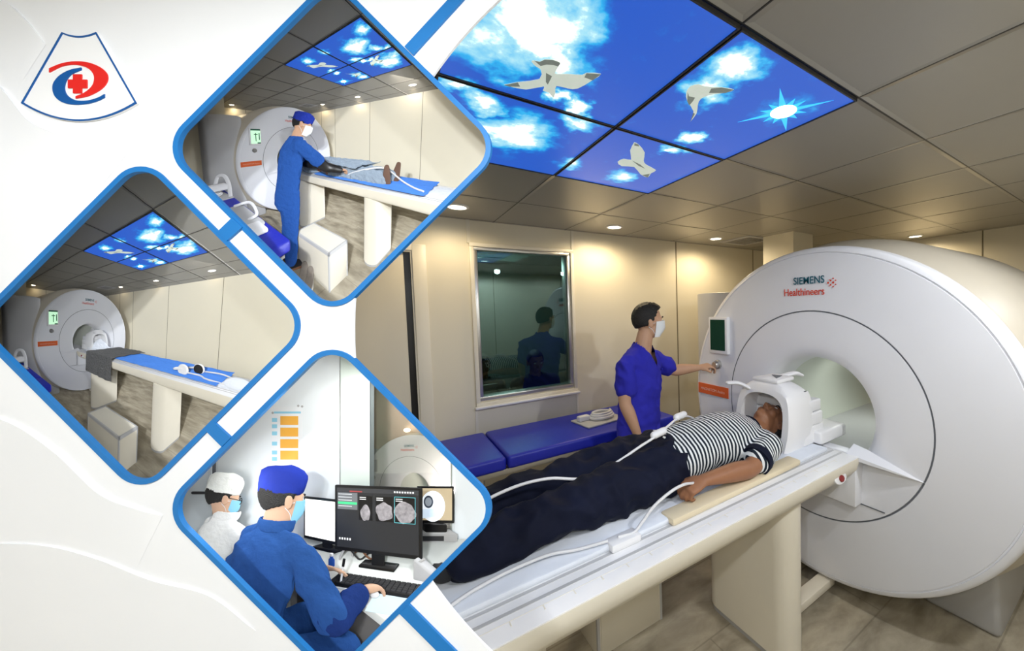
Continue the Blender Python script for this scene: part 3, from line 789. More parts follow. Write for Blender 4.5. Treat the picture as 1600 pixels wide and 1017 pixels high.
def diam(P, c): return abs(P[0]-c[0])+abs(P[1]-c[1])
def build_board():
    U, D = BOX['upper'], BOX['lower']
    arc = []
    for i in range(0, 241):
        y = -45+i*(1085/240); arc.append((ARC_C[0]-math.sqrt(ARC_R**2-(y-ARC_C[1])**2), y))
    KD = 262.0
    def cut(c):
        R = rdiamond(c, KD, 46)
        ins = [p for p in R if math.hypot(p[0]-ARC_C[0], p[1]-ARC_C[1]) > ARC_R]
        ins.sort(key=lambda p: -math.atan2(p[1]-c[1], p[0]-c[0]) % (2*PI)); return ins      # from upper right round by the left to the bottom
    def inside(p, c):
        R = rdiamond(c, KD, 46); n = len(R); s = False; j = n-1
        for i in range(n):
            if (R[i][1] > p[1]) != (R[j][1] > p[1]) and p[0] < (R[j][0]-R[i][0])*(p[1]-R[i][1])/(R[j][1]-R[i][1])+R[i][0]: s = not s
            j = i
        return s
    poly = [(-70, -45)]
    a0 = [p for p in arc if not inside(p, U) and p[1] < U[1]]; a1 = [p for p in arc if not inside(p, U) and not inside(p, D) and U[1] < p[1] < D[1]]; a2 = [p for p in arc if not inside(p, D) and p[1] > D[1]]
    poly += a0+cut(U)+a1+cut(D)+a2+[(-70, 1040)]
    mb = plate(MB(), poly, 0.0, 0.004, [rdiamond(BOX['left'], KD, 46)])
    b = obj('display_board', mb, M['board'], None, label='white hanging display board with a curved right edge and three blue-framed boxes', cat='display board', sharp=20)
    for x in (-40, 620):
        p = BM @ Vector((x, -40, .005))
        obj('hanging_rod', MB().tube([p, (p.x, p.y, HC)], .006, 10), M['steel'], b)
    # soft folds moulded in the sheet: sharp along one edge, dying away on the other side
    folds = [([(-60, 120), (0, 135), (50, 190), (100, 212), (150, 222), (205, 232)], (-28, 36), 4.0), ([(-60, -20), (10, 5), (45, 35), (72, 70)], (-22, 34), 3.0), ([(212, 178), (240, 190), (270, 214)], (-22, 24), 2.5),
             ([(-60, 640), (20, 660), (90, 705), (160, 770), (220, 795), (255, 805)], (-40, 80), 4.0), ([(-60, 850), (60, 850), (150, 870), (240, 905), (330, 930), (400, 985)], (-50, 70), 3.0)]
    for P, w, h in folds:
        Q = smooth_path([(x, y, 0) for x, y in P], 8); n = len(Q)-1; k = 14
        fade = lambda i: math.sin(PI*min(1, max(0, i/n)))**.5
        mb = MB().grid(lambda a_, b_: BM @ Vector((Q[round(a_*n)].x+w[0]*b_*1.6, Q[round(a_*n)].y+w[1]*b_*1.6, -.0003-.001*h*fade(round(a_*n))*(1-b_)**2)), n, k)
        mb.grid(lambda a_, b_: BM @ Vector((Q[round(a_*n)].x, Q[round(a_*n)].y, -.0001-(.0002+.001*h*fade(round(a_*n)))*b_)), n, 1)
        obj('moulded_fold', mb, M['board'], b, sharp=60)
    labs = {'upper': 'blue rounded diamond frame of the upper box, around the standing operator scene', 'left': 'blue rounded diamond frame of the left box, around the empty scanner table scene', 'lower': 'blue rounded diamond frame of the lower box, around the two seated office workers'}
    for k, c in BOX.items():
        fo, fi = rdiamond(c, 268.5, 50), rdiamond(c, 257.5, 43)
        t = thing('diamond_frame', labs[k], 'frame', tuple(BM @ Vector((c[0], c[1]+247, 0))), 'blue diamond frames')
        obj('border', plate(MB(), fo, -.0022, .004, [fi]), M['blueframe'], t, sharp=30)
        # box behind the opening, narrowing with the view so that it stays behind its frame
        A = rdiamond(c, 260.5, 45); dB = BACK[k]
        rA = [Vector(board(x, y, BOARD_D+.0035)) for x, y in A]; rB = [Vector(board(x, y, dB)) for x, y in A]
        mb = MB().rings([rA, rB], cap=False); mb.add(rB, [tuple(range(len(rB)))])
        obj('box', mb, M['boxwhite'], t, sharp=30)
    S = [([(634, 75), (647, 88), (757, -33), (734, -33)], 'blue strap running from the upper frame to the top edge of the board'),
         ([(343, 363), (366, 341), (382, 356), (358, 377)], 'short blue strap between the upper frame and the left frame'),
         ([(325, 672), (338, 659), (364, 683), (350, 697)], 'short blue strap between the left frame and the lower frame'),
         ([(626, 956), (640, 941), (735, 1036), (708, 1038)], 'blue strap running from the lower frame down to the bottom edge')]
    for P, l in S: obj('connecting_strap', plate(MB(), P, -.0035, -.0002), M['blueframe'], None, label=l, cat='strap', group='blue straps on the board', sharp=30)

def build_logo():
    s = 3.9125
    def arcp(x0, x1, ye, ym, n=24):
        xm = (x0+x1)/2; return [(x0+(x1-x0)*i/n, ym+(ye-ym)*((x0+(x1-x0)*i/n-xm)/((x1-x0)/2))**2) for i in range(n+1)]
    top = arcp(400, 608, 207, 231); bot = arcp(855, 152, 639, 747)
    P = [(x/s, y/s) for x, y in top+bot]
    cx, cy = 129, 118
    t = thing('logo_sign', 'fan-shaped white logo sign with a blue outline, red and blue swooshes around a red cross', 'sign', tuple(BM @ Vector((129, 190, 0))))
    obj('sign_plate', plate(MB(), P, -.0030, -.0002), M['logowhite'], t, sharp=30)
    cxx, cyy = 129.0, 125.0
    I = [(cxx+(x-cxx)*(1-2.6/70), cyy+(y-cyy)*(1-2.4/66)) for x, y in P]
    obj('outline', plate(MB(), P, -.0040, -.0030, [I]), M['logoblue'], t, sharp=30)
    def ell(cx, cy, rx, ry, a0, a1, rot, n=40):
        R = []
        for i in range(n+1):
            a = math.radians(a0+(a1-a0)*i/n); x, y = rx*math.cos(a), ry*math.sin(a); c, q = math.cos(math.radians(rot)), math.sin(math.radians(rot))
            R.append((cx+x*c-y*q, cy+x*q+y*c))
        return R
    red = smooth_path([(325, 428, 0), (400, 398, 0), (480, 386, 0), (560, 392, 0), (630, 418, 0), (672, 455, 0), (681, 490, 0), (668, 525, 0), (630, 562, 0), (560, 597, 0), (486, 612, 0)], 5)
    redb = smooth_path([(486, 598, 0), (540, 575, 0), (585, 535, 0), (599, 490, 0), (588, 455, 0), (560, 428, 0), (520, 412, 0), (470, 406, 0), (400, 417, 0), (325, 453, 0)], 5)
    obj('red_swoosh', plate(MB(), [(v.x/s, v.y/s) for v in red+redb], -.0042, -.0030), M['logored'], t, sharp=30)
    blu = smooth_path([(519, 423, 0), (450, 438, 0), (390, 470, 0), (352, 515, 0), (346, 560, 0), (365, 605, 0), (410, 636, 0), (480, 649, 0), (560, 643, 0), (620, 626, 0), (661, 606, 0)], 5)
    blub = smooth_path([(661, 584, 0), (620, 606, 0), (560, 623, 0), (500, 624, 0), (455, 608, 0), (425, 578, 0), (418, 540, 0), (430, 500, 0), (460, 465, 0), (519, 438, 0)], 5)
    obj('blue_swoosh', plate(MB(), [(v.x/s, v.y/s) for v in blu+blub], -.0042, -.0030), M['logoblue'], t, sharp=30)
    c = [(471, 465), (523, 465), (523, 497), (555, 497), (555, 549), (523, 549), (523, 580), (471, 580), (471, 549), (440, 549), (440, 497), (471, 497)]
    obj('red_cross', plate(MB(), [(x/s, y/s) for x, y in c], -.0044, -.0031), M['logored'], t, sharp=30)
# ================================================================== assemble
BACK = {'upper': 0.770, 'left': 0.775, 'lower': 0.770}
COOL = (0.93, 0.96, 1.0)
def D2R(*a): return tuple(math.radians(x) for x in a)
UPPER = Diorama('upper', (-0.64, 2.997, 1.451), D2R(-46.888, -6.081, -0.886), 253.15, (525.446, 245.527), BOX['upper'], 0.62, 0.765)
LEFT = Diorama('left', (-0.798, 3.021, 1.488), D2R(-43.039, -4.883, 1.36), 264.12, (194.837, 524.821), BOX['left'], 0.62, 0.77)
LOWER = Diorama('lower', (0.0, 0.0, 1.35), D2R(90, 0, 0), 520.0, (520.0, 715.0), BOX['lower'], 0.85, 0.765)

room_shell(True)
sky_panels('above the room')
downlight(0.46, 2.70, 'warm round downlight at the left end of the row along the window wall', 'downlights of the room', 9, True, WARM, 172, .6)
downlight(1.68, 2.73, 'warm round downlight above the dark window', 'downlights of the room', 18, True, WARM, 172, .6)
downlight(2.88, 2.70, 'warm round downlight between window and scanner, beside the vent', 'downlights of the room', 18, True, WARM, 172, .6)
for x_, w_, l_ in ((.45, 34, 'nearest the sky panels'), (1.65, 66, 'in the middle'), (2.82, 24, 'farthest along'), (-.75, 50, 'by the entrance')): downlight(x_, -.26, 'downlight in the row over the panelled wall, '+l_, 'downlights of the room', w_*.72, True, COOL, 178, .3)
downlight(4.75, 1.58, 'warm round downlight behind the top of the scanner', 'downlights of the room', 18, True, WARM, 172, .6)
vent(3.27, 2.62, 'square ceiling vent beside the downlight near the column')
light('control_room_fill_lamp', 'AREA', (1.2, 4.6, HC-.05), 22, (.85, 1, .95), .6)  # unseen lamp added to lift the control room behind the glass
scanner('', 'greenscreen', 'large round white scanner with a wide open bore, a man touching its knob')
table('', 'long white scanner table carrying the patient in the striped shirt')
stool(0.82, 1.225, 1.60, 1.86, .36, 'cream step stool in the shade under the large scanner table')
couch('blue vinyl examination couch along the window wall', .30, 2.0, 2.36, 2.98, .84, .62)
surface_coil('white coil with looped cable lying on the blue couch below the window', 1.42, 2.66, .84)
def mri_diorama(st, where, pre):
    set_stage(st)
    room_shell(False)
    sky_panels('in the %s box' % where)
    for x, y, l in ((.45, -.27, 'nearest the right'), (1.65, -.21, 'middle of the row along the panelled wall'), (2.8, -.15, 'beside the vent'), (4.5, 1.62, 'over the grey tower')):
        downlight(x, y, 'tiny warm downlight %s, in the %s box' % (l, where), 'downlights in the %s box' % where, .040 if where == 'upper' else .010)
    vent(3.2, .05, 'small ceiling vent above the scanner in the %s box' % where)
    scanner('', 'paleScreen', 'small white scanner with lit green screen %s' % pre)
    table('', 'small white scanner table %s' % ('under the blanketed patient in the upper box' if where == 'upper' else 'with a blue sheet and no patient in the left box'))
    light('box_fill_lamp', 'AREA', mp1((0.3, 0.6, 2.35)), .035 if where == 'upper' else .008, (1, .93, .82), .05, target=mp1((0.6, 0.5, 0)), parent=None)  # area lamp added inside the model to brighten its set
mri_diorama(UPPER, 'upper', 'behind the standing operator in the upper box')
mri_diorama(LEFT, 'left', 'with an empty bore in the left box')
# ================================================================== people
def V3(*a): return Vector(a)
def hframe(c, fwd, up):
    f = Vector(fwd).normalized(); u = Vector(up); u = (u-f*u.dot(f)).normalized(); l = u.cross(f)
    return axes(c, f, l, u)

def head_shape(mb, H):
    def E(c, r): mb.ell(c, r, H)
    E((-.012, 0, .022), (.098, .077, .098)); E((.018, 0, -.052), (.068, .060, .068)); E((.060, 0, -.094), (.026, .026, .020))
    E((.060, 0, .006), (.034, .062, .042)); E((.074, 0, .030), (.020, .054, .012))
    for s in (-1, 1):
        E((.058, s*.036, -.028), (.030, .024, .028)); E((-.006, s*.083, -.012), (.020, .009, .032)); E((-.012, s*.088, .004), (.017, .007, .017))
        E((.095, s*.012, -.036), (.010, .008, .008))
    mb.limb([H @ V3(.086, 0, .018), H @ V3(.100, 0, -.012), H @ V3(.108, 0, -.032)], [.008, .010, .013], 12)
    E((.080, 0, -.062), (.014, .024, .006)); E((.078, 0, -.074), (.014, .021, .007))

def face_bits(t, H, body, eyes=True):
    if not eyes: return
    for s in (-1, 1):
        e = obj('eye', MB().ell((.080, s*.031, .010), (.012, .015, .0085), H, 14, 10), M['eye'], body)
        obj('iris', MB().ell((.0880, s*.031, .010), (.004, .0055, .0055), H, 10, 8), M['black'], e)
        P = [H @ V3(.094-.4*abs(k-.5)**2*.1, s*(.014+.036*k), .030+.006*math.sin(PI*k)) for k in (0, .25, .5, .75, 1)]
        obj('eyebrow', MB().tube(P, .0035, 8), M['hair'], body)

def hair_cap(mb, H, back=-.075, front=.052, thick=.009, fringe=0.0, nu=72, nv=54):
    def fn(v, w):
        t = .5-.5*math.cos(math.atan2(v.y, v.x))          # 0 at the front, 1 at the back
        if t < .22: line = front
        elif t < .42: line = front+(-.035-front)*((t-.22)/.20)
        else: line = -.035+(back+.035)*((t-.42)/.58)
        k = 1.0 if w.z > line else .86
        q = w*k
        if k == 1.0: q = q+w.normalized()*thick*(1+.25*noise.noise(v*9))
        if fringe and v.x > .3 and w.z > line: q.z += fringe*v.x; q.x += fringe*.3
        return q
    return mb.ell((-.012, 0, .022), (.099, .078, .099), H, nu, nv, fn)

def surgical_cap(mb, H, h=.135, low=.018, puff=.012):
    L = []
    for k, (z, g) in enumerate(((low-.012, .000), (low, .006), (low+.03, .010), (low+.06, .008+puff*.4), (low+.085, .004+puff*.5), (h-.015, -.012), (h-.004, -.045), (h, -.075))):
        L.append((z, g))
    R = []
    for z, g in L:
        ring = []
        for j in range(36):
            a = 2*PI*j/36; n = .004*noise.noise(V3(math.cos(a)*2.5, math.sin(a)*2.5, z*22))
            tilt = -.030*(-math.cos(a)) if z < .08 else .012*math.cos(a)
            ring.append(H @ V3(-.012+(.100+g+n)*math.cos(a), (.080+g+n)*math.sin(a), z+(0.018*math.cos(a) if z < .1 else .008*math.cos(a))))
        R.append(ring)
    return mb.rings(R)

def face_mask(t, H, m):
    def pt(a, b, o):
        an = math.radians(-78+156*a); z = -.002-.105*b
        bulge = .020*math.sin(PI*min(1, b*1.15))*math.cos(an)**2
        X = (.088+bulge-.018*b**3)+o; Wd = .068+o-.012*b
        if b < .25: X += .012*math.cos(an)**6*(1-b*4)
        return H @ V3(.012+X*math.cos(an)**.8 if math.cos(an) > 0 else .012, Wd*math.sin(an), z+.012*math.cos(an)*(1-b))
    mb = MB(); n1, n2 = 18, 10
    out = [pt(i/n1, j/n2, .004) for j in range(n2+1) for i in range(n1+1)]; inn = [pt(i/n1, j/n2, .0) for j in range(n2+1) for i in range(n1+1)]
    F = []; k = len(out)
    for j in range(n2):
        for i in range(n1):
            a, b, c, d = j*(n1+1)+i, j*(n1+1)+i+1, (j+1)*(n1+1)+i+1, (j+1)*(n1+1)+i; F += [(a, b, c, d), (k+d, k+c, k+b, k+a)]
    edge = [i for i in range(n1+1)]+[j*(n1+1)+n1 for j in range(1, n2+1)]+[n2*(n1+1)+i for i in range(n1-1, -1, -1)]+[j*(n1+1) for j in range(n2-1, 0, -1)]
    for i in range(len(edge)): a, b = edge[i], edge[(i+1) % len(edge)]; F.append((b, a, k+a, k+b))
    mb.add(out+inn, F)
    k = obj('face_mask', mb, m, t, sharp=60)
    loops = MB()
    for s in (-1, 1):
        for z in (-.008, -.085):
            loops.tube(smooth_path([H @ V3(.03, s*.069, z), H @ V3(.01, s*.081, (z-.01)*.6-.0), H @ V3(-.022, s*.088, -.004 if z > -.05 else -.035)], 5), .0016, 6)
    obj('ear_loops', loops, M['mask'], k)

def hand_shape(mb, w, fd, pn, th, curl=(25, 35, 25), spread=.0, tcurl=20, sc=1.0, tdir=(.62, .70, .30)):
    # w wrist, fd towards the knuckles, pn out of the palm, th towards the thumb
    w = Vector(w); fd = Vector(fd).normalized(); pn = Vector(pn); pn = (pn-fd*pn.dot(fd)).normalized(); th0 = Vector(th); t = (th0-fd*th0.dot(fd)-pn*th0.dot(pn)).normalized()
    mb.limb([w-fd*.02*sc, w+fd*.02*sc, w+fd*.055*sc, w+fd*.088*sc], [(.025*sc, .019*sc), (.031*sc, .018*sc), (.039*sc, .016*sc), (.040*sc, .012*sc)], 18, side=t)
    mb.ell((0, 0, 0), (.030*sc, .017*sc, .016*sc), axes(w+fd*.035*sc+t*.024*sc+pn*.006*sc, fd, t, pn))
    for off, L, k in ((.030, .076, 0), (.0105, .085, 1), (-.0095, .079, 2), (-.0285, .062, 3)):
        d = (fd+t*spread*(1.5-k)).normalized(); p = w+fd*(.088-.004*abs(k-1))*sc+t*off*sc; ang = 0; P = [p-d*.012*sc, p]
        for f, c in zip((.45, .31, .24), curl):
            ang += math.radians(c+3*k); p = p+(d*math.cos(ang)+pn*math.sin(ang))*L*f*sc; P.append(p)
        mb.limb(P, [.0095*sc, .0092*sc, .0088*sc, .008*sc, .0068*sc], 12, sub=3)
    d = (fd*tdir[0]+t*tdir[1]+pn*tdir[2]).normalized(); p = w+fd*.026*sc+t*.026*sc; P = [p]
    ang = 0
    for f in (.5, .5):
        ang += math.radians(tcurl); dd = (d*math.cos(ang)+(fd*.8+pn*.6).normalized()*math.sin(ang)).normalized(); p = p+dd*.064*f*sc; P.append(p)
    mb.limb(P, [.013*sc, .0105*sc, .0085*sc], 12, sub=4)

def shoe(mb, ankle, toe, up, sole=False):
    a, tt = Vector(ankle), Vector(toe); f = (tt-a); f.z = f.z; u = Vector(up); f = (f-u*f.dot(u)).normalized(); l = u.cross(f)
    X = axes(a-u*.075, f, l, u)
    if sole: return mb.prism([(-.055, -.028), (-.06, 0), (-.055, .028), (.02, .036), (.11, .046), (.17, .036), (.195, 0), (.17, -.036), (.11, -.046), (.02, -.036)], -.004, .014, X)
    mb.limb([X @ V3(-.03, 0, .05), X @ V3(.03, 0, .045), X @ V3(.10, 0, .035), X @ V3(.155, 0, .028)], [(.034, .048), (.037, .044), (.042, .032), (.034, .024)], 18, side=l)
    mb.limb([X @ V3(-.012, 0, .04), X @ V3(-.012, 0, .085)], [(.036, .042), (.036, .040)], 16, side=l)
    return mb

def torso_path(S):
    pel, wst, chs, nck = [Vector(S[k]) for k in ('pelvis', 'waist', 'chest', 'neck')]; return pel, wst, chs, nck

def person(label, S, group=None):
    """S: joints of one figure. Builds one continuous body plus clothing as children."""
    left = Vector(S['left']).normalized(); g = S.get('girth', 1.0)
    pel, wst, chs, nck = torso_path(S)
    H = hframe(S['head'], S['face'], S['up'])
    up = (nck-pel).normalized()
    t = thing('person', label, 'person', S['base'], group)
    mb = MB(); head_shape(mb, H)
    mb.limb([nck-up*.03, nck.lerp(H @ V3(-.012, 0, -.05), .5), H @ V3(-.008, 0, -.045)], [(.070, .062), (.059, .057), (.055, .052)], 18, side=left)
    mb.limb([pel, wst, chs, nck-up*.03], [(.135*g, .09*g), (.125*g, .085*g), (.135*g, .092*g), (.082, .054)], 20, side=left)
    for s in ('L', 'R'):
        if 'sh'+s not in S: continue
        sh, el, wr = [Vector(S[k+s]) for k in ('sh', 'el', 'wr')]
        fd = Vector(S.get('fd'+s, wr-el))
        mb.limb([chs.lerp(sh, .5), sh, sh.lerp(el, .5), el, el.lerp(wr, .35), wr], [.044, .048, .047, .041, .042, (.029, .023)], 18, side=S.get('th'+s, left))
        hand_shape(mb, wr, fd, S['pn'+s], S['th'+s], curl=S.get('curl'+s, (22, 30, 20)), tcurl=S.get('tc'+s, 18))
        if 'kn'+s in S:
            hp, kn, an = [Vector(S[k+s]) for k in ('hp', 'kn', 'an')]
            mb.limb([hp, hp.lerp(kn, .5), kn, kn.lerp(an, .35), an], [.078, .072, .054, .052, .036], 18)
    body = obj('body', remesh(mb, S.get('voxel', .0052), 2), S.get('skin', M['skin']), t, sharp=180)
    # shirt
    tg = S.get('topgirth', 1.0); mt = MB()
    W_, D_ = .172*g*tg, .118*g*tg
    mt.limb([pel-up*S.get('hem', .06), pel, wst, wst.lerp(chs, .5), chs, chs.lerp(nck, .55), nck-up*.012], [(W_*1.03, D_*1.03), (W_*1.02, D_*1.02), (W_*.96, D_*.98), (W_*1.02, D_*1.03), (W_*1.04, D_*1.02), (W_*.88, D_*.86), (.088, .078)], 28, side=left)
    for s in ('L', 'R'):
        if 'sh'+s not in S: continue
        sh, el, wr = [Vector(S[k+s]) for k in ('sh', 'el', 'wr')]
        if S['sleeve'] <= 1: P = [chs.lerp(sh, .35), sh, sh.lerp(el, .5*S['sleeve']), sh.lerp(el, S['sleeve'])]; R = [.070, .066, .068, .070]
        else:
            q = el.lerp(wr, S['sleeve']-1); P = [chs.lerp(sh, .35), sh, sh.lerp(el, .5), el, el.lerp(q, .5), q]; R = [.070, .068, .066, .060, .054, .046]
        mt.limb(P, R, 20)
        ls = left if s == 'L' else -left
        mt.limb([nck+ls*.045-up*.018, nck.lerp(sh, .55)-up*.004, sh.lerp(nck, .1)], [.042, .057, .061], 18)
    rm = remesh(mt, S.get('clothvoxel', .0085), 3, S.get('folds', .006), S.get('fscale', 12.0), S.get('seed', 1.0))
    if 'vneck' in S:
        fw = Vector(S['front']).normalized(); kill = set()
        for i, v in enumerate(rm.V):
            d = v-nck; dn = -d.dot(up); dl = abs(d.dot(left)); 
            if d.dot(fw) > .0 and dl < S['vneck'][0]*(1-dn/S['vneck'][1]) : kill.add(i)
            if dn < .004 and d.length < .2 and (d-up*d.dot(up)).length < .068: kill.add(i)
        rm.F = [f for f in rm.F if not all(i in kill for i in f)]
    else:
        kill = {i for i, v in enumerate(rm.V) if (v-nck).dot(up) > -.006 and ((v-nck)-up*(v-nck).dot(up)).length < .075}
        rm.F = [f for f in rm.F if not all(i in kill for i in f)]
    top = obj(S.get('topname', 'scrub_top'), rm, S['top'], t, sharp=180, stripe=S.get('stripe'))
    if S.get('collar'):
        mc = MB(); fw = Vector(S['front']).normalized()
        P = []
        for k in range(25):
            a = math.radians(20+320*k/24); P.append(nck+fw*.078*math.cos(a)+left*.086*math.sin(a)+up*(.022+.016*(1-math.cos(a))*.5))
        mc.tube(P, [(.030, .007)]*25, 10, side=up+fw*.1)
        obj('collar', remesh(mc, .005, 2, .002, 14), S['top'], t, sharp=180)
    if 'knL' in S and S.get('trousers'):
        mp = MB()
        mp.limb([pel+up*.05, pel-up*.02, pel-up*.09], [(.165*g, .112*g), (.172*g, .118*g), (.15*g, .10*g)], 24, side=left)
        for s in ('L', 'R'):
            hp, kn, an = [Vector(S[k+s]) for k in ('hp', 'kn', 'an')]
            e = kn.lerp(an, .93); mp.limb([hp, hp.lerp(kn, .5), kn, kn.lerp(e, .5), e], [.098*S.get('legfat', 1), .094*S.get('legfat', 1), .078*S.get('legfat', 1), .074*S.get('legfat', 1), .066*S.get('legfat', 1)], 22)
        obj('trousers', remesh(mp, .0085, 3, S.get('legfolds', .007), 10.0, 3.3), S['trousers'], t, sharp=180)
        if 'toeL' in S:
            for s in ('L', 'R'):
                sh = obj(S.get('shoename', 'shoe'), remesh(shoe(MB(), S['an'+s], S['toe'+s], S['footup']), .006, 3), S.get('shoe', M['shoe']), t, sharp=180)
                if S.get('sole'): obj('shoe_sole', shoe(MB(), S['an'+s], S['toe'+s], S['footup'], True), S['sole'], sh)
    if S.get('hair', True):
        obj('hair', hair_cap(MB(), H, **S.get('hairkw', {})), M['hair'], t, sharp=180)
    if S.get('cap'): obj('surgical_cap', surgical_cap(MB(), H, **S.get('capkw', {})), S['cap'], t, sharp=70)
    if S.get('mask'): face_mask(t, H, S['mask'])
    face_bits(t, H, body)
    return t, H
# ================================================================== who and what fills the scanner room and its two models
def head_coil(label, yc, x0=1.775, dz=TZ+.022):
    t = thing('head_coil', label, 'medical coil', (x0+.15, yc, dz))
    out = [(-.175, 0), (-.190, .10), (-.185, .20), (-.165, .28), (-.115, .335), (-.05, .358), (.05, .358), (.115, .335), (.165, .28), (.185, .20), (.190, .10), (.175, 0)]
    inn = [(.135, 0), (.140, .10), (.138, .19), (.12, .25), (.075, .285), (0, .295), (-.075, .285), (-.12, .25), (-.138, .19), (-.140, .10), (-.135, 0)]
    sec = [(v.x, v.y) for v in smooth_path([(a, b, 0) for a, b in out], 4)]+[(v.x, v.y) for v in smooth_path([(a, b, 0) for a, b in inn], 4)]
    R = []
    for x, k in ((x0-.02, .93), (x0, 1.0), (x0+.10, 1.0), (x0+.20, .97), (x0+.25, .90)):
        R.append([Vector((x+(.05*b/.36 if x < x0+.05 else 0)-.02, yc+a*(k if abs(a) > .15 else 1), dz+b*(k if b > .297 else 1))) for a, b in sec])
    obj('shell', MB().rings(R), M['white'], t, sharp=45)
    def pl(a, b, x): return Vector((x, yc+a, dz+b))
    P = [(-.085, x0+.02), (.085, x0+.02), (.075, x0+.20), (-.075, x0+.20)]
    obj('mirror_plate', MB().prism([(x, yc+y) for y, x in P], dz+.352, dz+.375), M['white'], t, bevel=.008)
    obj('mirror_slot', MB().prism([(x0+.07, yc-.045), (x0+.16, yc-.02), (x0+.14, yc+.035)], dz+.374, dz+.378), M['groove'], t)
    obj('handle', MB().limb([pl(.10, .30, x0+.02), pl(.14, .335, x0-.04), pl(.17, .34, x0-.10)], [(.012, .02), (.012, .022), (.010, .02)], 12), M['white'], t)
    obj('handle', MB().limb([pl(.02, .36, x0+.22), pl(-.02, .375, x0+.29), pl(-.04, .36, x0+.33)], [(.014, .022), (.013, .022), (.010, .02)], 12), M['white'], t)
    for k, (z0, z1, w) in enumerate(((0, .10, .180), (.103, .175, .178), (.178, .245, .172))):
        obj('side_step', MB().box((x0+.13, yc-w, dz+z0), (x0+.33-.008*k, yc+w, dz+z1)), M['white'], t, bevel=.01, seg=3)
    obj('cradle', MB().box((x0-.01, yc-.155, dz-.002), (x0+.3, yc+.155, dz+.025)), M['white'], t, bevel=.008)
    obj('connector_box', MB().box((x0+.22, yc-.225, dz), (x0+.50, yc+.02, dz+.072)), M['white'], t, bevel=.014, seg=3)

def cloth(label, name, cat, m, x0, x1, y0, y1, z, wav=.006, drop=None, seed=0.0, nu=70, nv=50, skew=0.0):
    def fn(a, b):
        x, y = x0+a*(x1-x0)+skew*b, y0+b*(y1-y0)
        n = noise.noise(V3(x*5+seed, y*4, seed)); n2 = noise.noise(V3(x*13, y*11+seed, 1.7))
        zz = z+wav*(1-abs(n)*2)+wav*.5*n2
        if drop and y > drop[0]:
            d = y-drop[0]; zz = z-d*1.0+wav*n; y = drop[0]+.012+.03*noise.noise(V3(x*9+seed, d*2, 3.1))*min(1, d*6)+.012*min(1, d*8)
        return (x+.01*n2, y, max(zz, .02))
    return obj(name, MB().slab(fn, nu, nv, .005), m, None, label=label, cat=cat, sharp=80)

def lying(S):
    y = S.pop('y'); d = dict(left=(0, -1, 0), front=(0, 0, 1), head=(1.855, y, 1.062), face=(0, 0, 1), up=(1, 0, .0), neck=(1.67, y, 1.040), chest=(1.50, y, 1.058), waist=(1.26, y, 1.062), pelvis=(1.04, y, 1.050), base=(1.0, y, TZ+.022),
        shL=(1.58, y-.19, 1.045), elL=(1.36, y-.25, 1.005), wrL=(1.08, y-.235, 1.025), pnL=(0, .35, -1), thL=(-.2, 1, .2), fdL=(-1, .02, -.10), shR=(1.58, y+.175, 1.045), elR=(1.36, y+.215, 1.01), wrR=(1.08, y+.19, 1.03), pnR=(0, -.35, -1), thR=(-.2, -1, .2), fdR=(-1, -.1, -.10),
        curlL=(48, 55, 35), curlR=(30, 35, 20), hpL=(.98, y-.09, 1.045), knL=(.56, y-.105, 1.03), anL=(.16, y-.115, 1.01), hpR=(.98, y+.09, 1.045), knR=(.56, y+.10, 1.035), anR=(.17, y+.10, 1.01),
        toeL=(.13, y-.16, 1.2), toeR=(.13, y+.15, 1.2), footup=(1, 0, 0), trousers=M['navy'], hem=-.015, sleeve=.62)
    d.update(S); return d

set_stage(ROOM)
t, H = person('patient in striped polo shirt lying on the long table, head inside the white coil', lying(dict(y=1.335, skin=M['skintan'], top=M['stripe'], topname='striped_shirt', stripe=lambda v: v.x/.0215+.25*math.sin(v.y*7)+.12*noise.noise(v*6), folds=.005, girth=1.02, legfat=1.08, legfolds=.018, hairkw=dict(), topgirth=1.0)))
mc = MB()
sh, el = V3(1.58, 1.145, 1.045), V3(1.36, 1.085, 1.005); q = sh.lerp(el, .60); d_ = (el-sh).normalized()
mc.tube([q-d_*.004, q+d_*.034], [.073, .071], 24)
obj('sleeve_cuff', mc, M['navy'], t)
mc = MB()
for k in range(1): mc.tube([V3(1.65+.02*math.cos(a), 1.335+.085*math.sin(a), 1.045+.075*math.cos(a)) for a in [2*PI*i/28 for i in range(28)]], [(.012, .010)]*28, 8, closed=True)
obj('shirt_collar', mc, M['navy'], t)
head_coil('white head coil over the face of the patient in the striped shirt', 1.325)
cab = lambda P, r=.0055: MB().tube(smooth_path(P, 8), r, 10)
A_ = [(.10, 1.30, 1.02), (.20, 1.27, 1.115), (.346, 1.28, 1.145), (.482, 1.29, 1.135), (.62, 1.28, 1.10), (.748, 1.27, 1.125), (.877, 1.27, 1.165), (.981, 1.28, 1.19), (1.213, 1.40, 1.195), (1.40, 1.50, 1.13), (1.50, 1.545, 1.03)]
t = thing('coil_cable', 'pale cable running over the dark trousers and the striped shirt', 'cable', (.9, 1.3, 1.0))
obj('cord', cab(A_), M['cable'], t)
for a, b in (((.96, 1.28, 1.192), (1.02, 1.29, 1.196)), ((1.18, 1.385, 1.205), (1.26, 1.42, 1.198))): obj('connector', MB().limb([a, b], [.017, .017], 12), M['white'], t)
t = thing('call_bulb_cable', 'pale cable looping from the hand of the patient to the table edge', 'cable', (.8, 1.05, .96))
obj('cord', cab([(1.02, 1.10, 1.03), (.93, 1.06, 1.065), (.85, 1.04, 1.07), (.78, 1.05, 1.035), (.735, 1.06, .99), (.70, 1.065, .962), (.64, 1.075, .962)]), M['cable'], t)
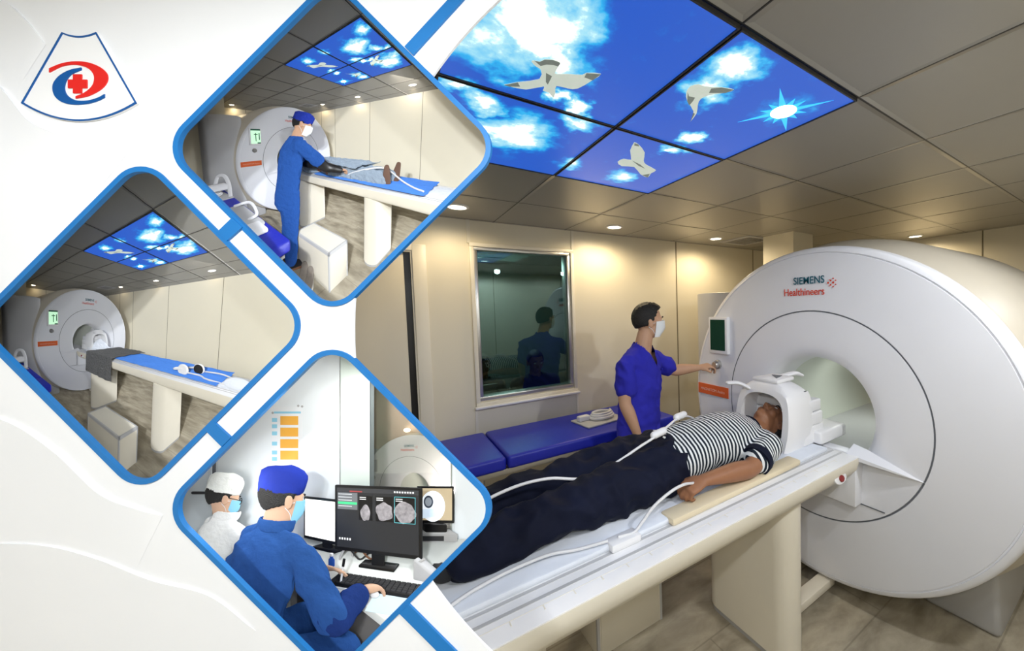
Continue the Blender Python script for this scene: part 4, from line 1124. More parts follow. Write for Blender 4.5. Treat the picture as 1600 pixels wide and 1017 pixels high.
obj('connector', MB().box((.60, 1.045, TZ+.001), (.72, 1.10, TZ+.03)), M['white'], t, bevel=.008)
tag_ = obj('table_cable', cab([(.60, 1.075, .964), (.50, 1.10, .962), (.42, 1.125, .966), (.33, 1.13, .966), (.24, 1.125, .964), (.15, 1.105, .962), (.05, 1.06, .960), (-.03, 1.03, .945)]), M['cable'], None, label='pale cable lying along the bare table edge beside the near dark trouser leg', cat='cable')
tag_ = obj('arm_pad', MB().prism([(.86, 1.04), (1.72, 1.055), (1.72, 1.13), (.86, 1.12)], TZ+.001, TZ+.030), M['padding'], None, label='narrow cream pad under the bare arm of the patient', cat='pad', bevel=.010)

person('young man in short-sleeved blue scrubs and white mask, one hand on the scanner knob', dict(left=(.927, .375, 0), front=(.375, -.927, 0), base=(1.47, 2.13, 0), pelvis=(1.47, 2.13, .93), waist=(1.475, 2.13, 1.09), chest=(1.485, 2.125, 1.30), neck=(1.505, 2.115, 1.475), head=(1.552, 2.10, 1.655), face=(.93, -.36, -.06), up=(.04, -.04, 1),
    shL=(1.645, 2.172, 1.375), elL=(1.80, 2.13, 1.275), wrL=(1.975, 2.045, 1.285), fdL=(.93, -.36, .12), pnL=(.3, .15, -.9), thL=(.2, -.95, .0), curlL=(30, 42, 30), shR=(1.325, 2.045, 1.375), elR=(1.285, 2.02, 1.14), wrR=(1.345, 1.965, .92), fdR=(.05, -.05, -1), pnR=(.8, .35, 0), thR=(.35, -.9, 0), curlR=(18, 24, 16),
    hpL=(1.565, 2.165, .92), knL=(1.575, 2.16, .50), anL=(1.575, 2.175, .085), hpR=(1.375, 2.09, .92), knR=(1.375, 2.09, .5), anR=(1.37, 2.11, .085), toeL=(1.64, 2.0, .02), toeR=(1.43, 1.93, .02), footup=(0, 0, 1),
    sleeve=.66, hem=.13, topgirth=1.10, folds=.012, fscale=11.0, vneck=(.068, .13), top=M['scrub'], trousers=M['scrub'], mask=M['mask'], skin=M['skin'], hairkw=dict(back=-.072, front=.056, thick=.013, fringe=.014), seed=4.0))

# two people in the dim control room, seen through the window
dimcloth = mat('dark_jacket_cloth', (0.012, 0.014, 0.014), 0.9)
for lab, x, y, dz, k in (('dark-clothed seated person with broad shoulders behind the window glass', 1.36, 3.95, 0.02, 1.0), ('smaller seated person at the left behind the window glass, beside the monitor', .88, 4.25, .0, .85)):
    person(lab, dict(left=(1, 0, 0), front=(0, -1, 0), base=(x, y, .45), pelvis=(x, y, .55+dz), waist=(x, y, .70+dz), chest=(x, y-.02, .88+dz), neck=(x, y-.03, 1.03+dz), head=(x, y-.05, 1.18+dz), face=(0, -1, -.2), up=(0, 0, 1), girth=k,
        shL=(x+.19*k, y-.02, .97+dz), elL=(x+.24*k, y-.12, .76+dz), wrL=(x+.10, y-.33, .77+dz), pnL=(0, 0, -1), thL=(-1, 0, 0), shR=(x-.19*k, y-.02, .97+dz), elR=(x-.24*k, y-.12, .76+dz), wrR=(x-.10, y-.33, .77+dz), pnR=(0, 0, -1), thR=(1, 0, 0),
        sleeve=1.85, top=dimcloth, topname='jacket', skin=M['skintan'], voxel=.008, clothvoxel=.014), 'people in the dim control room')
t = thing('office_chair', 'dark chair under the broad-shouldered person in the control room', 'chair', (1.36, 3.98, 0), 'dark chairs in the control room')
def dim_chair(t, x, y):
    obj('seat', MB().box((x-.23, y-.22, .40), (x+.23, y+.22, .45)), M['black'], t, bevel=.02); obj('backrest', MB().box((x-.22, y+.20, .5), (x+.22, y+.25, .9)), M['black'], t, bevel=.02)
    obj('pedestal', MB().tube([(x, y, .04), (x, y, .4)], .025), M['black'], t)
    for a in range(5): obj('leg', MB().tube([(x, y, .05), (x+.25*math.cos(a*1.2566), y+.25*math.sin(a*1.2566), .02)], .018, 8), M['black'], t)
dim_chair(t, 1.36, 3.98)
t = thing('office_chair', 'dark chair under the smaller person at the left of the control room', 'chair', (.88, 4.28, 0), 'dark chairs in the control room'); dim_chair(t, .88, 4.28)
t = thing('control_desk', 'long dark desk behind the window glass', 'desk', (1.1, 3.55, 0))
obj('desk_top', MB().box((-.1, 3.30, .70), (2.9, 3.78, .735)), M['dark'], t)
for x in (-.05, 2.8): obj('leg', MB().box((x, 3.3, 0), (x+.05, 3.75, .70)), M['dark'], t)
t = thing('monitor', 'black monitor standing on the desk behind the window glass', 'monitor', (.66, 3.5, .735))
obj('housing', MB().box((.50, 3.48, .86), (.86, 3.52, 1.10)), M['black'], t, bevel=.006); obj('stand', MB().box((.65, 3.50, .745), (.71, 3.53, .88)), M['black'], t); obj('base', MB().box((.58, 3.42, .735), (.78, 3.58, .748)), M['black'], t)

# ---- upper box: operator, covered patient
set_stage(UPPER)
t, H = person('patient in grey blue gown and brown socks on the small table, upper box', lying(dict(y=1.27, skin=M['skintan'], top=M['gown'], topname='gown', trousers=M['gown'], shoe=M['sock'], shoename='sock', folds=.012, legfat=1.15, legfolds=.018, voxel=.008, clothvoxel=.010, sleeve=1.7)))
cloth('crumpled grey blue blanket over the patient in the upper box', 'blanket', 'blanket', M['gown'], .42, 1.45, .98, 1.56, 1.125, .03, None, 2.0)
cloth('blue sheet under the feet of the patient in the upper box', 'bed_sheet', 'sheet', M['bluesheet'], -.27, 1.2, .93, 1.52, .962, .007, None, 5.0)
head_coil('white head coil at the bore of the scanner in the upper box', 1.27)
obj('monitor_cable', cab([(.62, 1.45, 1.02), (.4, 1.42, 1.10), (.2, 1.30, 1.12), (.0, 1.28, 1.0), (-.14, 1.36, .975), (-.24, 1.42, .975)], .009), M['cable'], None, label='white cable crossing the ankles onto the blue sheet in the upper box', cat='cable')
S_ = dict(left=(.97, -.25, 0), front=(-.25, -.97, 0), base=(.95, 2.08, 0), pelvis=(.95, 2.09, .92), waist=(.935, 2.08, 1.07), chest=(.915, 2.05, 1.29), neck=(.885, 2.00, 1.47), head=(.835, 1.945, 1.62), face=(-.60, -.72, -.40), up=(-.12, -.22, 1),
    shR=(.70, 2.08, 1.40), elR=(.58, 1.87, 1.18), wrR=(.62, 1.60, 1.10), fdR=(.0, -1, -.12), pnR=(0, -.1, -1), thR=(1, 0, 0), shL=(1.075, 1.97, 1.395), elL=(1.06, 1.78, 1.17), wrL=(.88, 1.56, 1.10), fdL=(-.4, -.9, -.1), pnL=(0, 0, -1), thL=(-1, .3, 0),
    hpL=(1.03, 2.06, .90), knL=(1.04, 2.05, .5), anL=(1.04, 2.08, .095), hpR=(.87, 2.11, .90), knR=(.88, 2.11, .5), anR=(.89, 2.13, .095), toeL=(1.0, 1.9, .02), toeR=(.84, 1.95, .02), footup=(0, 0, 1), sole=M['sole'],
    sleeve=.72, hem=.14, folds=.008, top=M['scrub2'], trousers=M['scrub2'], cap=M['capblue'], mask=M['mask'], skin=M['skin'], voxel=.0065, seed=8.0)
t, H = person('standing operator in royal blue scrubs seen from behind, touching the covered patient', S_)
for s in ('L', 'R'):
    sh, el, wr = [Vector(S_[k+s]) for k in ('sh', 'el', 'wr')]
    obj('undersleeve', MB().limb([sh.lerp(el, .6), el, el.lerp(wr, .5), wr], [.058, .054, .048, .040], 18), M['black'], t, sharp=180)
stool(.38, .93, 1.76, 2.03, .40, 'cream step stool beside the shoes in the upper box')
couch('blue couch with folded-down end at the lower edge of the upper box', .22, 1.95, 2.50, 2.99, .84, .62)
surface_coil('large white arched coil on the couch in the upper box', 1.50, 2.66, .84, True)
t = thing('flat_coil', 'flat grey paddle on the couch end in the upper box', 'medical coil', (.78, 2.62, .84)); obj('paddle', MB().box((.52, 2.53, .84), (1.02, 2.82, .865)), M['greylight'], t, bevel=.01); obj('handle', MB().tube(smooth_path([(.65, 2.6, .86), (.62, 2.55, .90), (.85, 2.52, .92), (1.0, 2.6, .87)], 6), .012, 10), M['white'], t)
t = thing('plug', 'small white plug on the couch end in the upper box', 'plug', (.45, 2.62, .84)); obj('body', MB().box((.40, 2.56, .842), (.56, 2.66, .875)), M['white'], t, bevel=.012)
for lab, x, y, a in (('taupe lace-up shoe on the floor, the one nearer the operator', .70, 2.10, -.9), ('taupe lace-up shoe on the floor, the one against the step stool', .60, 2.095, -.9)):
    t = thing('shoe', lab, 'shoe', (x, y, 0), 'pair of shoes by the step stool')
    with at(T(x-.06, y+.045, 0) @ RZ(a*0-2.2+2.2) @ RZ(.9)):
        pass
    f = V3(math.cos(2.3), math.sin(2.3), 0); an = V3(x, y, .09)-f*.05
    m_ = shoe(MB(), an, an+f*.2, (0, 0, 1)); obj('upper', remesh(m_, .006, 2), M['shoegrey'], t, sharp=180)
    obj('sole', shoe(MB(), an, an+f*.2, (0, 0, 1), True), M['lace'], t)
    l = V3(-f.y, f.x, 0)
    for k in range(3): obj('lace', MB().tube([an+f*(.055+.025*k)-l*.022+V3(0, 0, -.02-.007*k), an+f*(.055+.025*k)+V3(0, 0, -.006-.007*k), an+f*(.055+.025*k)+l*.022+V3(0, 0, -.02-.007*k)], .004, 6), M['lace'], t)

# ---- left box: table made ready, no patient
set_stage(LEFT)
cloth('long blue sheet spread on the empty table in the left box', 'bed_sheet', 'sheet', M['bluesheet'], -.31, 1.25, .93, 1.50, .962, .006, None, 9.0)
cloth('grey blanket folded over the table edge near the scanner in the left box', 'blanket', 'blanket', M['greyblanket'], .98, 1.66, .88, 1.90, .985, .012, (1.575,), 11.0, 60, 90)
head_coil('white head coil on the table in front of the bore in the left box', 1.25)
obj('coil_cloth', MB().slab(lambda a, b: (1.62+.26*a, 1.08+.36*b, .99+.16*math.sin(PI*a)*math.sin(PI*b)+.03*noise.noise(V3(a*6, b*6, 0))), 24, 24, .006), M['sheet'], None, label='crumpled white cloth lying in front of the head coil in the left box', cat='cloth', sharp=80)
t = thing('headphones', 'white and black headphones lying on the blue sheet in the left box', 'headphones', (.02, 1.3, .97))
for y, m in ((1.40, 'white'), (1.24, 'black')):
    c = V3(.04-(1.40-y)*.6, y, 1.005); e = obj('ear_cup', MB().lathe([(0, .022), (.05, .020), (.058, .005), (.055, -.015), (.0, -.018)], axes(c, (0, 0, 1), (-1, .1, 0), (.1, 1, 0)), 28), M['white'], t)
    obj('ear_cushion', MB().lathe([(0, -.034), (.04, -.034), (.050, -.026), (.050, -.016), (0, -.016)], axes(c, (0, 0, 1), (-1, .1, 0), (.1, 1 if y > 1.3 else -1, 0)), 28), M['black'], t)
obj('headband', MB().tube(smooth_path([(.04, 1.42, 1.02), (.14, 1.40, .99), (.16, 1.32, .985), (.08, 1.24, .99), (-.06, 1.22, 1.02)], 6), (.010), 10), M['white'], t)
obj('headphone_cable', cab([(.0, 1.40, .985), (-.12, 1.36, .975), (-.2, 1.42, .975), (-.34, 1.38, .955), (-.47, 1.42, .945), (-.50, 1.30, .945), (-.40, 1.18, .95), (-.25, 1.14, .975), (-.05, 1.2, .975)], .008), M['cable'], None, label='pale cable coiled round the pillow end of the table in the left box', cat='cable')
t = thing('pillow', 'small white pillow at the free end of the table in the left box', 'pillow', (-.42, 1.27, .94))
obj('cushion', MB().ell((-.415, 1.27, .958), (.10, .17, .032), None, 28, 14), M['sheet'], t)
stool(.32, .88, 1.76, 2.02, .40, 'cream step stool on the floor of the left box')
couch('blue couch cut off by the lower left edge of the left box', .9, 2.05, 2.42, 2.99, .84, 1.2)
surface_coil('white arched coil on the couch at the edge of the left box', 1.78, 2.60, .84, True)
# ================================================================== lower box: the control room with two men at their screens
set_stage(LOWER)
def P3(px, py, Y): return V3((px-520)/520*Y, Y, 1.35-(py-715)/520*Y)
def office():
    WY = 2.62
    struct('floor', MB().box((-3, .5, -.02), (3, WY, 0)), mat('grey_office_floor', (.30, .30, .29), .5))
    x0, x1, z0 = (583-520)/520*WY, (711-520)/520*WY, .70
    mb = MB(); mb.box((x1, WY, 0), (2.5, WY+.1, 3.0)); mb.box((x0, WY, 0), (x1, WY+.1, z0)); mb.box((x0, WY, 2.55), (x1, WY+.1, 3.0))
    struct('wall_right', mb, M['offwall'])
    struct('trim_1', MB().box((.06, WY-.12, 0), (x0-.04, WY+.1, 3.0)), mat('pale_green_column', (.66, .74, .69), .5, var=.01))
    w = struct('window_1', MB().box((x0-.04, WY-.06, z0), (x0, WY+.1, 3.0)), mat('dark_window_post', (.12, .14, .14), .4))
    obj('pane', MB().box((x0, WY+.06, z0), (x1, WY+.07, 2.55)), M['clearglass'], w)
    obj('window_ledge', MB().box((x0, WY-.03, z0-.03), (x1+.02, WY+.06, z0)), mat('green_grey_ledge', (.42, .50, .44), .5), w)
    struct('wall_back', MB().box((-1.02, 2.95, 0), (.06, 3.05, 3.0)), M['offwall'])
    struct('wall_left', MB().box((-3, 2.95, 0), (-1.02, 3.0, 3.0)), mat('pale_door_wall', (.68, .72, .74), .5, var=.01))
    d = struct('door_1', MB().box((-2.2, 2.90, 0), (-1.06, 2.95, 2.3)), mat('pale_office_door', (.66, .71, .74), .5, var=.01), bevel=.003)
    obj('door_gap', MB().box((-1.06, 2.925, 0), (-1.035, 2.95, 2.4)), M['groove'], d)
    p = P3(312, 770, 2.88); obj('door_handle', MB().limb([p+V3(-.06, 0, 0), p+V3(.07, 0, 0)], [.013, .012], 10), M['dark'], d); obj('door_bolt', MB().box((-1.26, 2.885, 1.22), (-1.24, 2.90, 1.9)), M['groove'], d)
    struct('ceiling', MB().box((-3, .5, 3.0), (3, 3.0, 3.02)), M['offwall'])
    # beyond the glass
    struct('wall_front', MB().box((-1.5, 8.2, -.6), (6, 8.25, 3.5)), mat('warm_far_wall', (.62, .50, .40), .6, var=.02))
    struct('wall_far_side', MB().box((3.4, 2.8, -.6), (3.45, 8.2, 3.5)), mat('warm_far_wall_side', (.62, .52, .42), .6, var=.02))
    struct('floor', MB().box((-1.5, 2.8, -.62), (6, 8.2, -.6)), mat('warm_far_floor', (.35, .30, .24), .5))
    with at(T(1.36, 5.9, -.33) @ RZ(math.radians(50)) @ T(-2.123, -1.24, 0)):
        scanner('', 'greylight', 'pale round scanner seen through the glass of the lower box')
    t = thing('downlight', 'glowing downlight seen through the glass of the lower box', 'ceiling light', P3(636, 672, 5.2)); obj('lens', MB().ell(P3(636, 672, 5.2), (.05, .05, .03)), M['lampglow'], t)

def monitor(name_, label, c0, c1, zb, zt, m, stand=.0, tilt=0.0, screen=None):
    # c0, c1: left and right lower corners seen from the front
    a, b = V3(*c0, 0), V3(*c1, 0); d = (b-a).normalized(); n = V3(d.y, -d.x, 0); L = (b-a).length; h = zt-zb
    X = axes((a.x, a.y, zb), d, n, (0, 0, 1)) if False else axes((a.x, a.y, zb), d, V3(0, 0, 1), d.cross(V3(0, 0, 1)))
    t = thing(name_, label, 'monitor', (a+b)/2+V3(0, 0, .74))
    obj('housing', MB().box((0, 0, -.03), (L, h, .0), X), M['black'], t, bevel=.006)
    s = obj('screen', MB().box((.016, .022, 0), (L-.016, h-.014, .002), X), m, t)
    if screen: screen(s, X, L, h)
    if stand:
        obj('stand', MB().box((L/2-.035, .745-zb, -.06), (L/2+.035, h*.5, -.032), X), M['black'], t, bevel=.004)
        obj('base', MB().prism([(L/2-.10, -.12), (L/2+.10, -.12), (L/2+.10, .0), (L/2-.10, .0)], .742-zb, .757-zb, X @ Matrix(((1, 0, 0, 0), (0, 0, 1, 0), (0, 1, 0, 0), (0, 0, 0, 1)))), M['black'], t, bevel=.005)
    return t

def ct_screen(s, X, L, h):
    u = lambda x: .016+x*(L-.032); v = lambda y: .022+(1-y)*(h-.036); z = .0022
    def rect(name, x0, y0, x1, y1, m, dz=0.0): obj(name, MB().box((u(x0), v(y1), z+dz), (u(x1), v(y0), z+dz+.0006), X), m, s)
    rect('menu_bar', 0, 0, 1, .07, mat('screen_menu_grey', (.035, .036, .04), .4, emit=.5)); rect('list_panel', .01, .08, .27, .36, M['screengrey']); rect('list_selection', .015, .235, .265, .275, M['green'], .0006)
    for y in (.10, .15, .20, .30): rect('list_row', .02, y, .2, y+.012, mat('screen_row', (.5, .52, .54), .4, emit=.5), .0006)
    rect('red_tab', .17, .045, .33, .065, mat('screen_red', (.3, .05, .05), .4, emit=.5), .0006)
    for k, (x0, x1) in enumerate(((.29, .46), (.50, .71), (.73, .96))):
        rect('scan_view', x0, .12, x1, .52, mat('screen_black', (.006, .006, .007), .3, emit=.3))
        cx, cy = (x0+x1)/2, .36 if k else .40; P = []
        for i in range(30):
            a = 2*PI*i/30; r = (.085, .10, .115)[k]*(1+.22*noise.noise(V3(math.cos(a)*1.6+k*5, math.sin(a)*1.6, k)))
            P.append((u(cx)+r*math.cos(a)*L*(.7 if k == 0 else .95), v(cy)+r*math.sin(a)*L*1.0))
        obj('scan_image', MB().prism(P, z+.0007, z+.0012, X), M['scan'], s)
        for y in (.14, .17): rect('scan_caption', x0+.01, y, x0+.09, y+.014, mat('screen_text', (.6, .6, .6), .4, emit=.5), .0012)
    teal = mat('screen_teal_line', (.1, .45, .5), .4, emit=.6)
    for r in ((.725, .11, .965, .117), (.725, .515, .965, .522), (.725, .11, .730, .522), (.960, .11, .965, .522)): rect('view_border', *r, teal, .0012)
    for k in range(5): rect('tool_icon', .03+.034*k, .84, .048+.034*k, .875, mat('screen_icon', (.75, .76, .78), .4, emit=.6))
    for k in range(8): rect('tool_icon', .72+.03*k, .025, .738+.03*k, .05, mat('screen_icon_top', (.75, .76, .78), .4, emit=.6), .0006)

def bore_picture(s, X, L, h):
    def disc(name, cx, cy, rx, ry, m, dz): obj(name, MB().prism([(cx*L+rx*L*math.cos(a*PI/16), cy*h+ry*h*math.sin(a*PI/16)) for a in range(32)], .0022+dz, .0028+dz, X), m, s)
    disc('picture_scanner', .42, .46, .33, .42, mat('screen_pale', (.75, .80, .84), .4, emit=.6), 0); disc('picture_bore', .30, .58, .13, .17, mat('screen_bore', (.04, .05, .07), .4, emit=.5), .0007); disc('picture_ring', .30, .58, .09, .12, mat('screen_ring', (.25, .28, .32), .4, emit=.5), .0013)
    obj('picture_table', MB().prism([(.05*L, .12*h), (.55*L, .18*h), (.45*L, .40*h), (.12*L, .38*h)], .0036, .0042, X), mat('screen_table', (.55, .66, .78), .4, emit=.6), s)

office()
D_ = [(.26, 1.12), (-.42, 2.50), (1.5, 2.50), (1.5, 1.12)]
t = thing('office_desk', 'white office desk carrying the keyboard and screens in the lower box', 'desk', (.6, 1.8, 0))
obj('desk_top', MB().prism(D_, .705, .74), M['deskwhite'], t, bevel=.004)
for p in ((.30, 1.20), (-.30, 2.4), (1.4, 1.2), (1.4, 2.4)): obj('leg', MB().box((p[0], p[1]-.03, 0), (p[0]+.05, p[1]+.03, .705)), M['grey'], t)
obj('modesty_panel', MB().prism([(.34, 1.2), (.36, 1.2), (-.26, 2.42), (-.28, 2.42)], .25, .705), mat('dark_under_desk', (.16, .15, .14), .6), t)
monitor('monitor', 'large black monitor showing grey scan pictures in the lower box', (.010, 1.90), (.455, 1.70), .825, 1.195, M['darkscreen'], .1, 0, ct_screen)
monitor('monitor', 'monitor with a blank white screen behind the face mask of the nearer man', (-.20, 2.28), (.068, 2.05), .80, 1.085, M['whitescreen'], .1)
monitor_ = monitor('monitor', 'small monitor on the ledge showing a picture of the scanner bore', (.635, 2.50), (.905, 2.48), .86, 1.135, mat('screen_tan', (.42, .34, .22), .4, emit=.5), .0, 0, bore_picture)
t = thing('recorder_unit', 'dark grey equipment box under the small monitor on the ledge', 'equipment box', (.78, 2.5, .74)); obj('case', MB().box((.62, 2.40, .741), (.90, 2.58, .80)), M['grey'], t, bevel=.006); obj('front_panel', MB().box((.64, 2.396, .75), (.80, 2.40, .785)), M['dark'], t); obj('monitor_foot', MB().box((.68, 2.44, .80), (.84, 2.56, .86)), M['black'], t, bevel=.01)
t = thing('keyboard', 'black keyboard in front of the large monitor', 'keyboard', (.25, 1.62, .741))
kd = V3(.45, -.20, 0).normalized(); KX = axes((.035, 1.70, .741), kd, V3(-kd.y, kd.x, 0)*-1, (0, 0, -1)); KX = axes((.035, 1.72, .742), kd, V3(-kd.y, kd.x, 0), (0, 0, 1))
obj('case', MB().prism([(0, -.145), (.43, -.145), (.43, 0), (0, 0)], 0, .016, KX), M['black'], t, bevel=.004)
mb = MB()
for r in range(5):
    for c in range(17): mb.box((.012+.0242*c, -.137+.026*r, .016), (.031+.0242*c, -.116+.026*r, .022), KX)
obj('keys', mb, M['dark'], t, kind='stuff')
t = thing('paper_sheet', 'white sheet of paper under the pen hand of the nearer man', 'paper', (.09, 1.56, .741), 'papers on the desk'); obj('sheet', MB().box((-.10, -.11, 0), (.11, .12, .002), T(.10, 1.57, .7405) @ RZ(-.5)), M['paper'], t)
mb = MB()
for k in range(6): mb.box((-.08, -.09+.03*k, .002), (.08, -.087+.03*k, .0024), T(.10, 1.57, .7405) @ RZ(-.5))
obj('printed_lines', mb, M['greylight'], t)
t = thing('paper_sheet', 'pale blue sheet of paper under the mouse hand', 'paper', (.24, 1.42, .741), 'papers on the desk'); obj('sheet', MB().box((-.10, -.14, 0), (.11, .14, .0015), T(.27, 1.42, .7405) @ RZ(-.35)), mat('pale_blue_paper', (.62, .76, .84), .8), t)
t = thing('computer_mouse', 'white computer mouse under the right hand of the nearer man', 'mouse', (.20, 1.47, .742)); obj('shell', MB().ell((.180, 1.462, .751), (.024, .036, .011)), M['white'], t)
t = thing('pen', 'black and white pen held upright by the nearer man', 'pen', (.04, 1.57, .75)); obj('barrel', MB().tube([P3(532, 912, 1.585), P3(536, 885, 1.58)], .0055, 10), M['white'], t); obj('cap', MB().tube([P3(536, 885, 1.58), P3(538, 873, 1.58)], .0065, 10), M['black'], t); obj('tip', MB().tube([P3(528, 915, 1.585), P3(531, 898, 1.585)], .0068, 10), M['black'], t)
t = thing('card_reader', 'small white desk device with sloping top beside the keyboard', 'desk device', (.46, 1.72, .741)); obj('body', MB().prism([(0, 0), (.11, 0), (.11, .03), (.0, .10)], -.05, .05, axes((.43, 1.70, .741), (.8, -.6, 0), (0, 0, 1), (-.6, -.8, 0))), M['greylight'], t, bevel=.006); obj('slot', MB().box((.02, .088, -.03), (.035, .092, .03), axes((.43, 1.70, .741), (.8, -.6, 0), (0, 0, 1), (-.6, -.8, 0))), M['grey'], t)
t = thing('small_bottle', 'small blue bottle standing on the desk by the monitor cables', 'bottle', P3(518, 888, 1.88)); obj('bottle_body', MB().lathe([(0, 0), (.018, 0), (.018, .05), (.010, .06), (.010, .07), (0, .07)], T(*P3(518, 888, 1.88)), 20), M['bottleblue'], t); obj('cap', MB().lathe([(0, .085), (.011, .085), (.011, .07), (0, .07)], T(*P3(518, 888, 1.88)), 16), M['white'], t)
for k, (m, pts, l) in enumerate(((M['dark'], [(.06, 2.1, .75), (.10, 2.0, .80), (.16, 1.98, .745), (.22, 2.05, .76), (.27, 1.95, .80)], 'black cable looping behind the large monitor'), (M['sole'], [(.14, 2.12, .745), (.17, 2.02, .79), (.22, 1.98, .75), (.30, 2.0, .745)], 'brown cable looping behind the large monitor'), (M['greylight'], [(.04, 1.98, .745), (.06, 1.95, .80), (.10, 1.97, .83), (.12, 2.02, .75)], 'grey cable loop by the small blue bottle'))):
    obj('monitor_cable', cab(pts, .006), m, None, label=l, cat='cable')
t = thing('glove_ball', 'dark crumpled cloth at the right end of the desk', 'cloth', P3(690, 893, 1.75)); obj('cloth_lump', MB().ell(P3(690, 889, 1.75), (.05, .04, .03), None, 20, 12, lambda v, w: w*(1+.3*noise.noise(v*3))), M['dark'], t)
# poster
t = thing('wall_poster', 'white wall poster with four orange panels and blue side bars', 'poster', P3(448, 727, 2.94))
def pr(x0, y0, x1, y1, dy=0.0, m=None): 
    a, b = P3(x0, y1, 2.945-dy), P3(x1, y0, 2.945-dy); return MB().box((a.x, a.y-.003, a.z), (b.x, b.y, b.z))
obj('sheet', pr(423, 635, 472, 727), M['paper'], t)
for k in range(4): obj('orange_panel', pr(438, 650+18*k, 466, 664+18*k, .004), M['postpanel'], t, bevel=.008)
for y in (653, 663, 674, 690, 704, 714): obj('blue_bar', pr(425, y, 433, y+6, .004), M['postblue'], t)
obj('poster_heading', pr(428, 643, 470, 646, .004), M['postblue'], t)
for x, y in ((426, 645), (466, 634), (472, 635)): obj('screw', MB().cyl(P3(x, y, 2.94), P3(x, y, 2.925), .010), M['grey'], t)
# the two men
d_ = V3(.77, .64, 0); rt = V3(.64, -.77, 0)
Sn = dict(left=-rt, front=d_, base=(-.32, 1.45, .45), pelvis=(-.40, 1.40, .52), waist=(-.375, 1.42, .68), chest=(-.32, 1.46, .86), neck=(-.265, 1.505, 1.02), head=P3(441, 778, 1.52), face=(.80, .55, -.22), up=(.12, .05, 1), girth=1.12,
    shR=(-.135, 1.36, .945), elR=(.0, 1.22, .755), wrR=(.125, 1.412, .785), fdR=(.72, .66, -.06), pnR=(0, -.1, -1), thR=(-.7, .7, 0), curlR=(22, 30, 20), shL=(-.40, 1.68, .945), elL=(-.26, 1.80, .78), wrL=P3(492, 886, 1.64), fdL=(1, -.30, .02), pnL=(.1, -.35, -.9), thL=(.2, -.9, .3), curlL=(4, 12, 10),
    hpR=(-.32, 1.33, .50), knR=(.05, 1.48, .50), anR=(.05, 1.50, .10), hpL=(-.43, 1.48, .50), knL=(-.10, 1.76, .50), anL=(-.1, 1.78, .1), sleeve=.92, hem=.05, folds=.010, fscale=12.0, top=M['scrub3'], topname='jacket', trousers=M['scrub3'], collar=True, cap=M['capblue'], capkw=dict(h=.150, low=.030, puff=.012), mask=M['maskblue'], skin=M['skinpale'], voxel=.0055, clothvoxel=.008, hairkw=dict(back=-.082, front=.045, thick=.008), seed=2.2)
t, H = person('nearer seated man in a blue jacket and blue cap working the mouse', Sn)
for s in ('L', 'R'):
    sh, el, wr = [Vector(Sn[k+s]) for k in ('sh', 'el', 'wr')]
    obj('undersleeve', remesh(MB().limb([sh.lerp(el, .8), el, el.lerp(wr, .5), wr.lerp(el, .15)], [.056, .060, .054, .045], 20), .008, 2, .006, 9), M['sleeve'], t, sharp=180)
o_ = V3(-.70, 2.10, 0)-V3(-.265, 1.505, 0)+V3(.02, 0, 0)
def sh_(v): return Vector(v)+o_
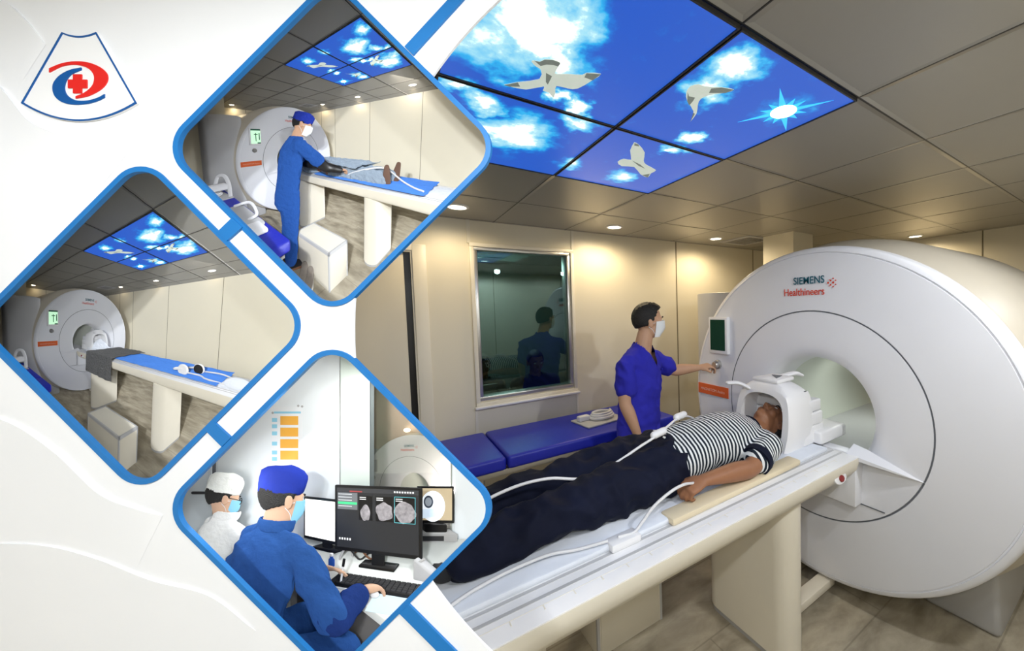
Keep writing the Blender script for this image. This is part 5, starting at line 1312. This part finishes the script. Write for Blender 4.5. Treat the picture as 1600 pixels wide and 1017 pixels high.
Sf = dict(left=-rt, front=d_, base=sh_((-.32, 1.45, .45)), pelvis=sh_((-.40, 1.40, .46)), waist=sh_((-.375, 1.42, .62)), chest=sh_((-.32, 1.46, .80)), neck=sh_((-.265, 1.505, .96)), head=P3(349, 777, 2.12), face=(.80, .50, -.32), up=(.18, .10, 1), girth=1.0,
    shR=sh_((-.135, 1.36, .885)), elR=sh_((-.02, 1.30, .66)), wrR=sh_((.12, 1.45, .74)), pnR=(0, 0, -1), thR=(-.7, .7, 0), shL=sh_((-.40, 1.68, .885)), elL=sh_((-.25, 1.80, .7)), wrL=sh_((-.05, 1.80, .75)), pnL=(0, 0, -1), thL=(.7, -.7, 0), sleeve=1.85, hem=.05, folds=.008, top=M['coat'], topname='white_coat', collar=True, cap=M['capwhite'], capkw=dict(h=.160, low=.032, puff=.012), mask=M['maskblue'], skin=M['skinpale'], voxel=.0065, clothvoxel=.009, hairkw=dict(back=-.082, front=.045, thick=.008), seed=6.2)
t, H = person('farther seated man in a white coat, white cap and glasses', Sf)
mb = MB()
for s in (-1, 1):
    mb.tube([H @ V3(.103-.012*abs(math.sin(a))*0, s*.034+.024*math.cos(a), .006+.020*math.sin(a)) for a in [2*PI*i/20 for i in range(20)]], .0026, 8, closed=True)
    mb.tube([H @ V3(.103, s*.058, .010), H @ V3(.05, s*.076, .010), H @ V3(-.01, s*.084, .006)], .0024, 8)
mb.tube([H @ V3(.104, -.010, .008), H @ V3(.106, 0, .010), H @ V3(.104, .010, .008)], .0024, 8)
obj('glasses', mb, M['black'], t)
for lab, c in (('dark office chair under the man in the blue jacket', V3(-.36, 1.41, 0)), ('dark office chair under the man in the white coat', V3(-.36, 1.41, 0)+o_)):
    t = thing('office_chair', lab, 'chair', c, 'office chairs in the lower box')
    obj('seat', MB().box((c.x-.23, c.y-.23, .36), (c.x+.23, c.y+.23, .42)), M['black'], t, bevel=.02); obj('pedestal', MB().tube([(c.x, c.y, .05), (c.x, c.y, .37)], .03), M['black'], t)
light('box_fill_lamp', 'AREA', mp1((0, .98, 1.55)), .29, (1, .99, .97), .05, target=mp1((0, 2.2, .95)))  # two unseen lamps added behind the frame to brighten the office
light('box_fill_lamp', 'AREA', mp1((-.36, 1.02, 1.24)), .08, (1, .99, .97), .04, target=mp1((-.3, 2.2, 1.0)))
light('box_fill_lamp', 'AREA', mp1((1.22, 3.25, 1.0)), .30, (1, .90, .80), .03, target=mp1((1.3, 6.5, 1.15)))  # lamp added out of sight to brighten the room beyond the glass
set_stage(ROOM)
build_board(); build_logo()
prune()
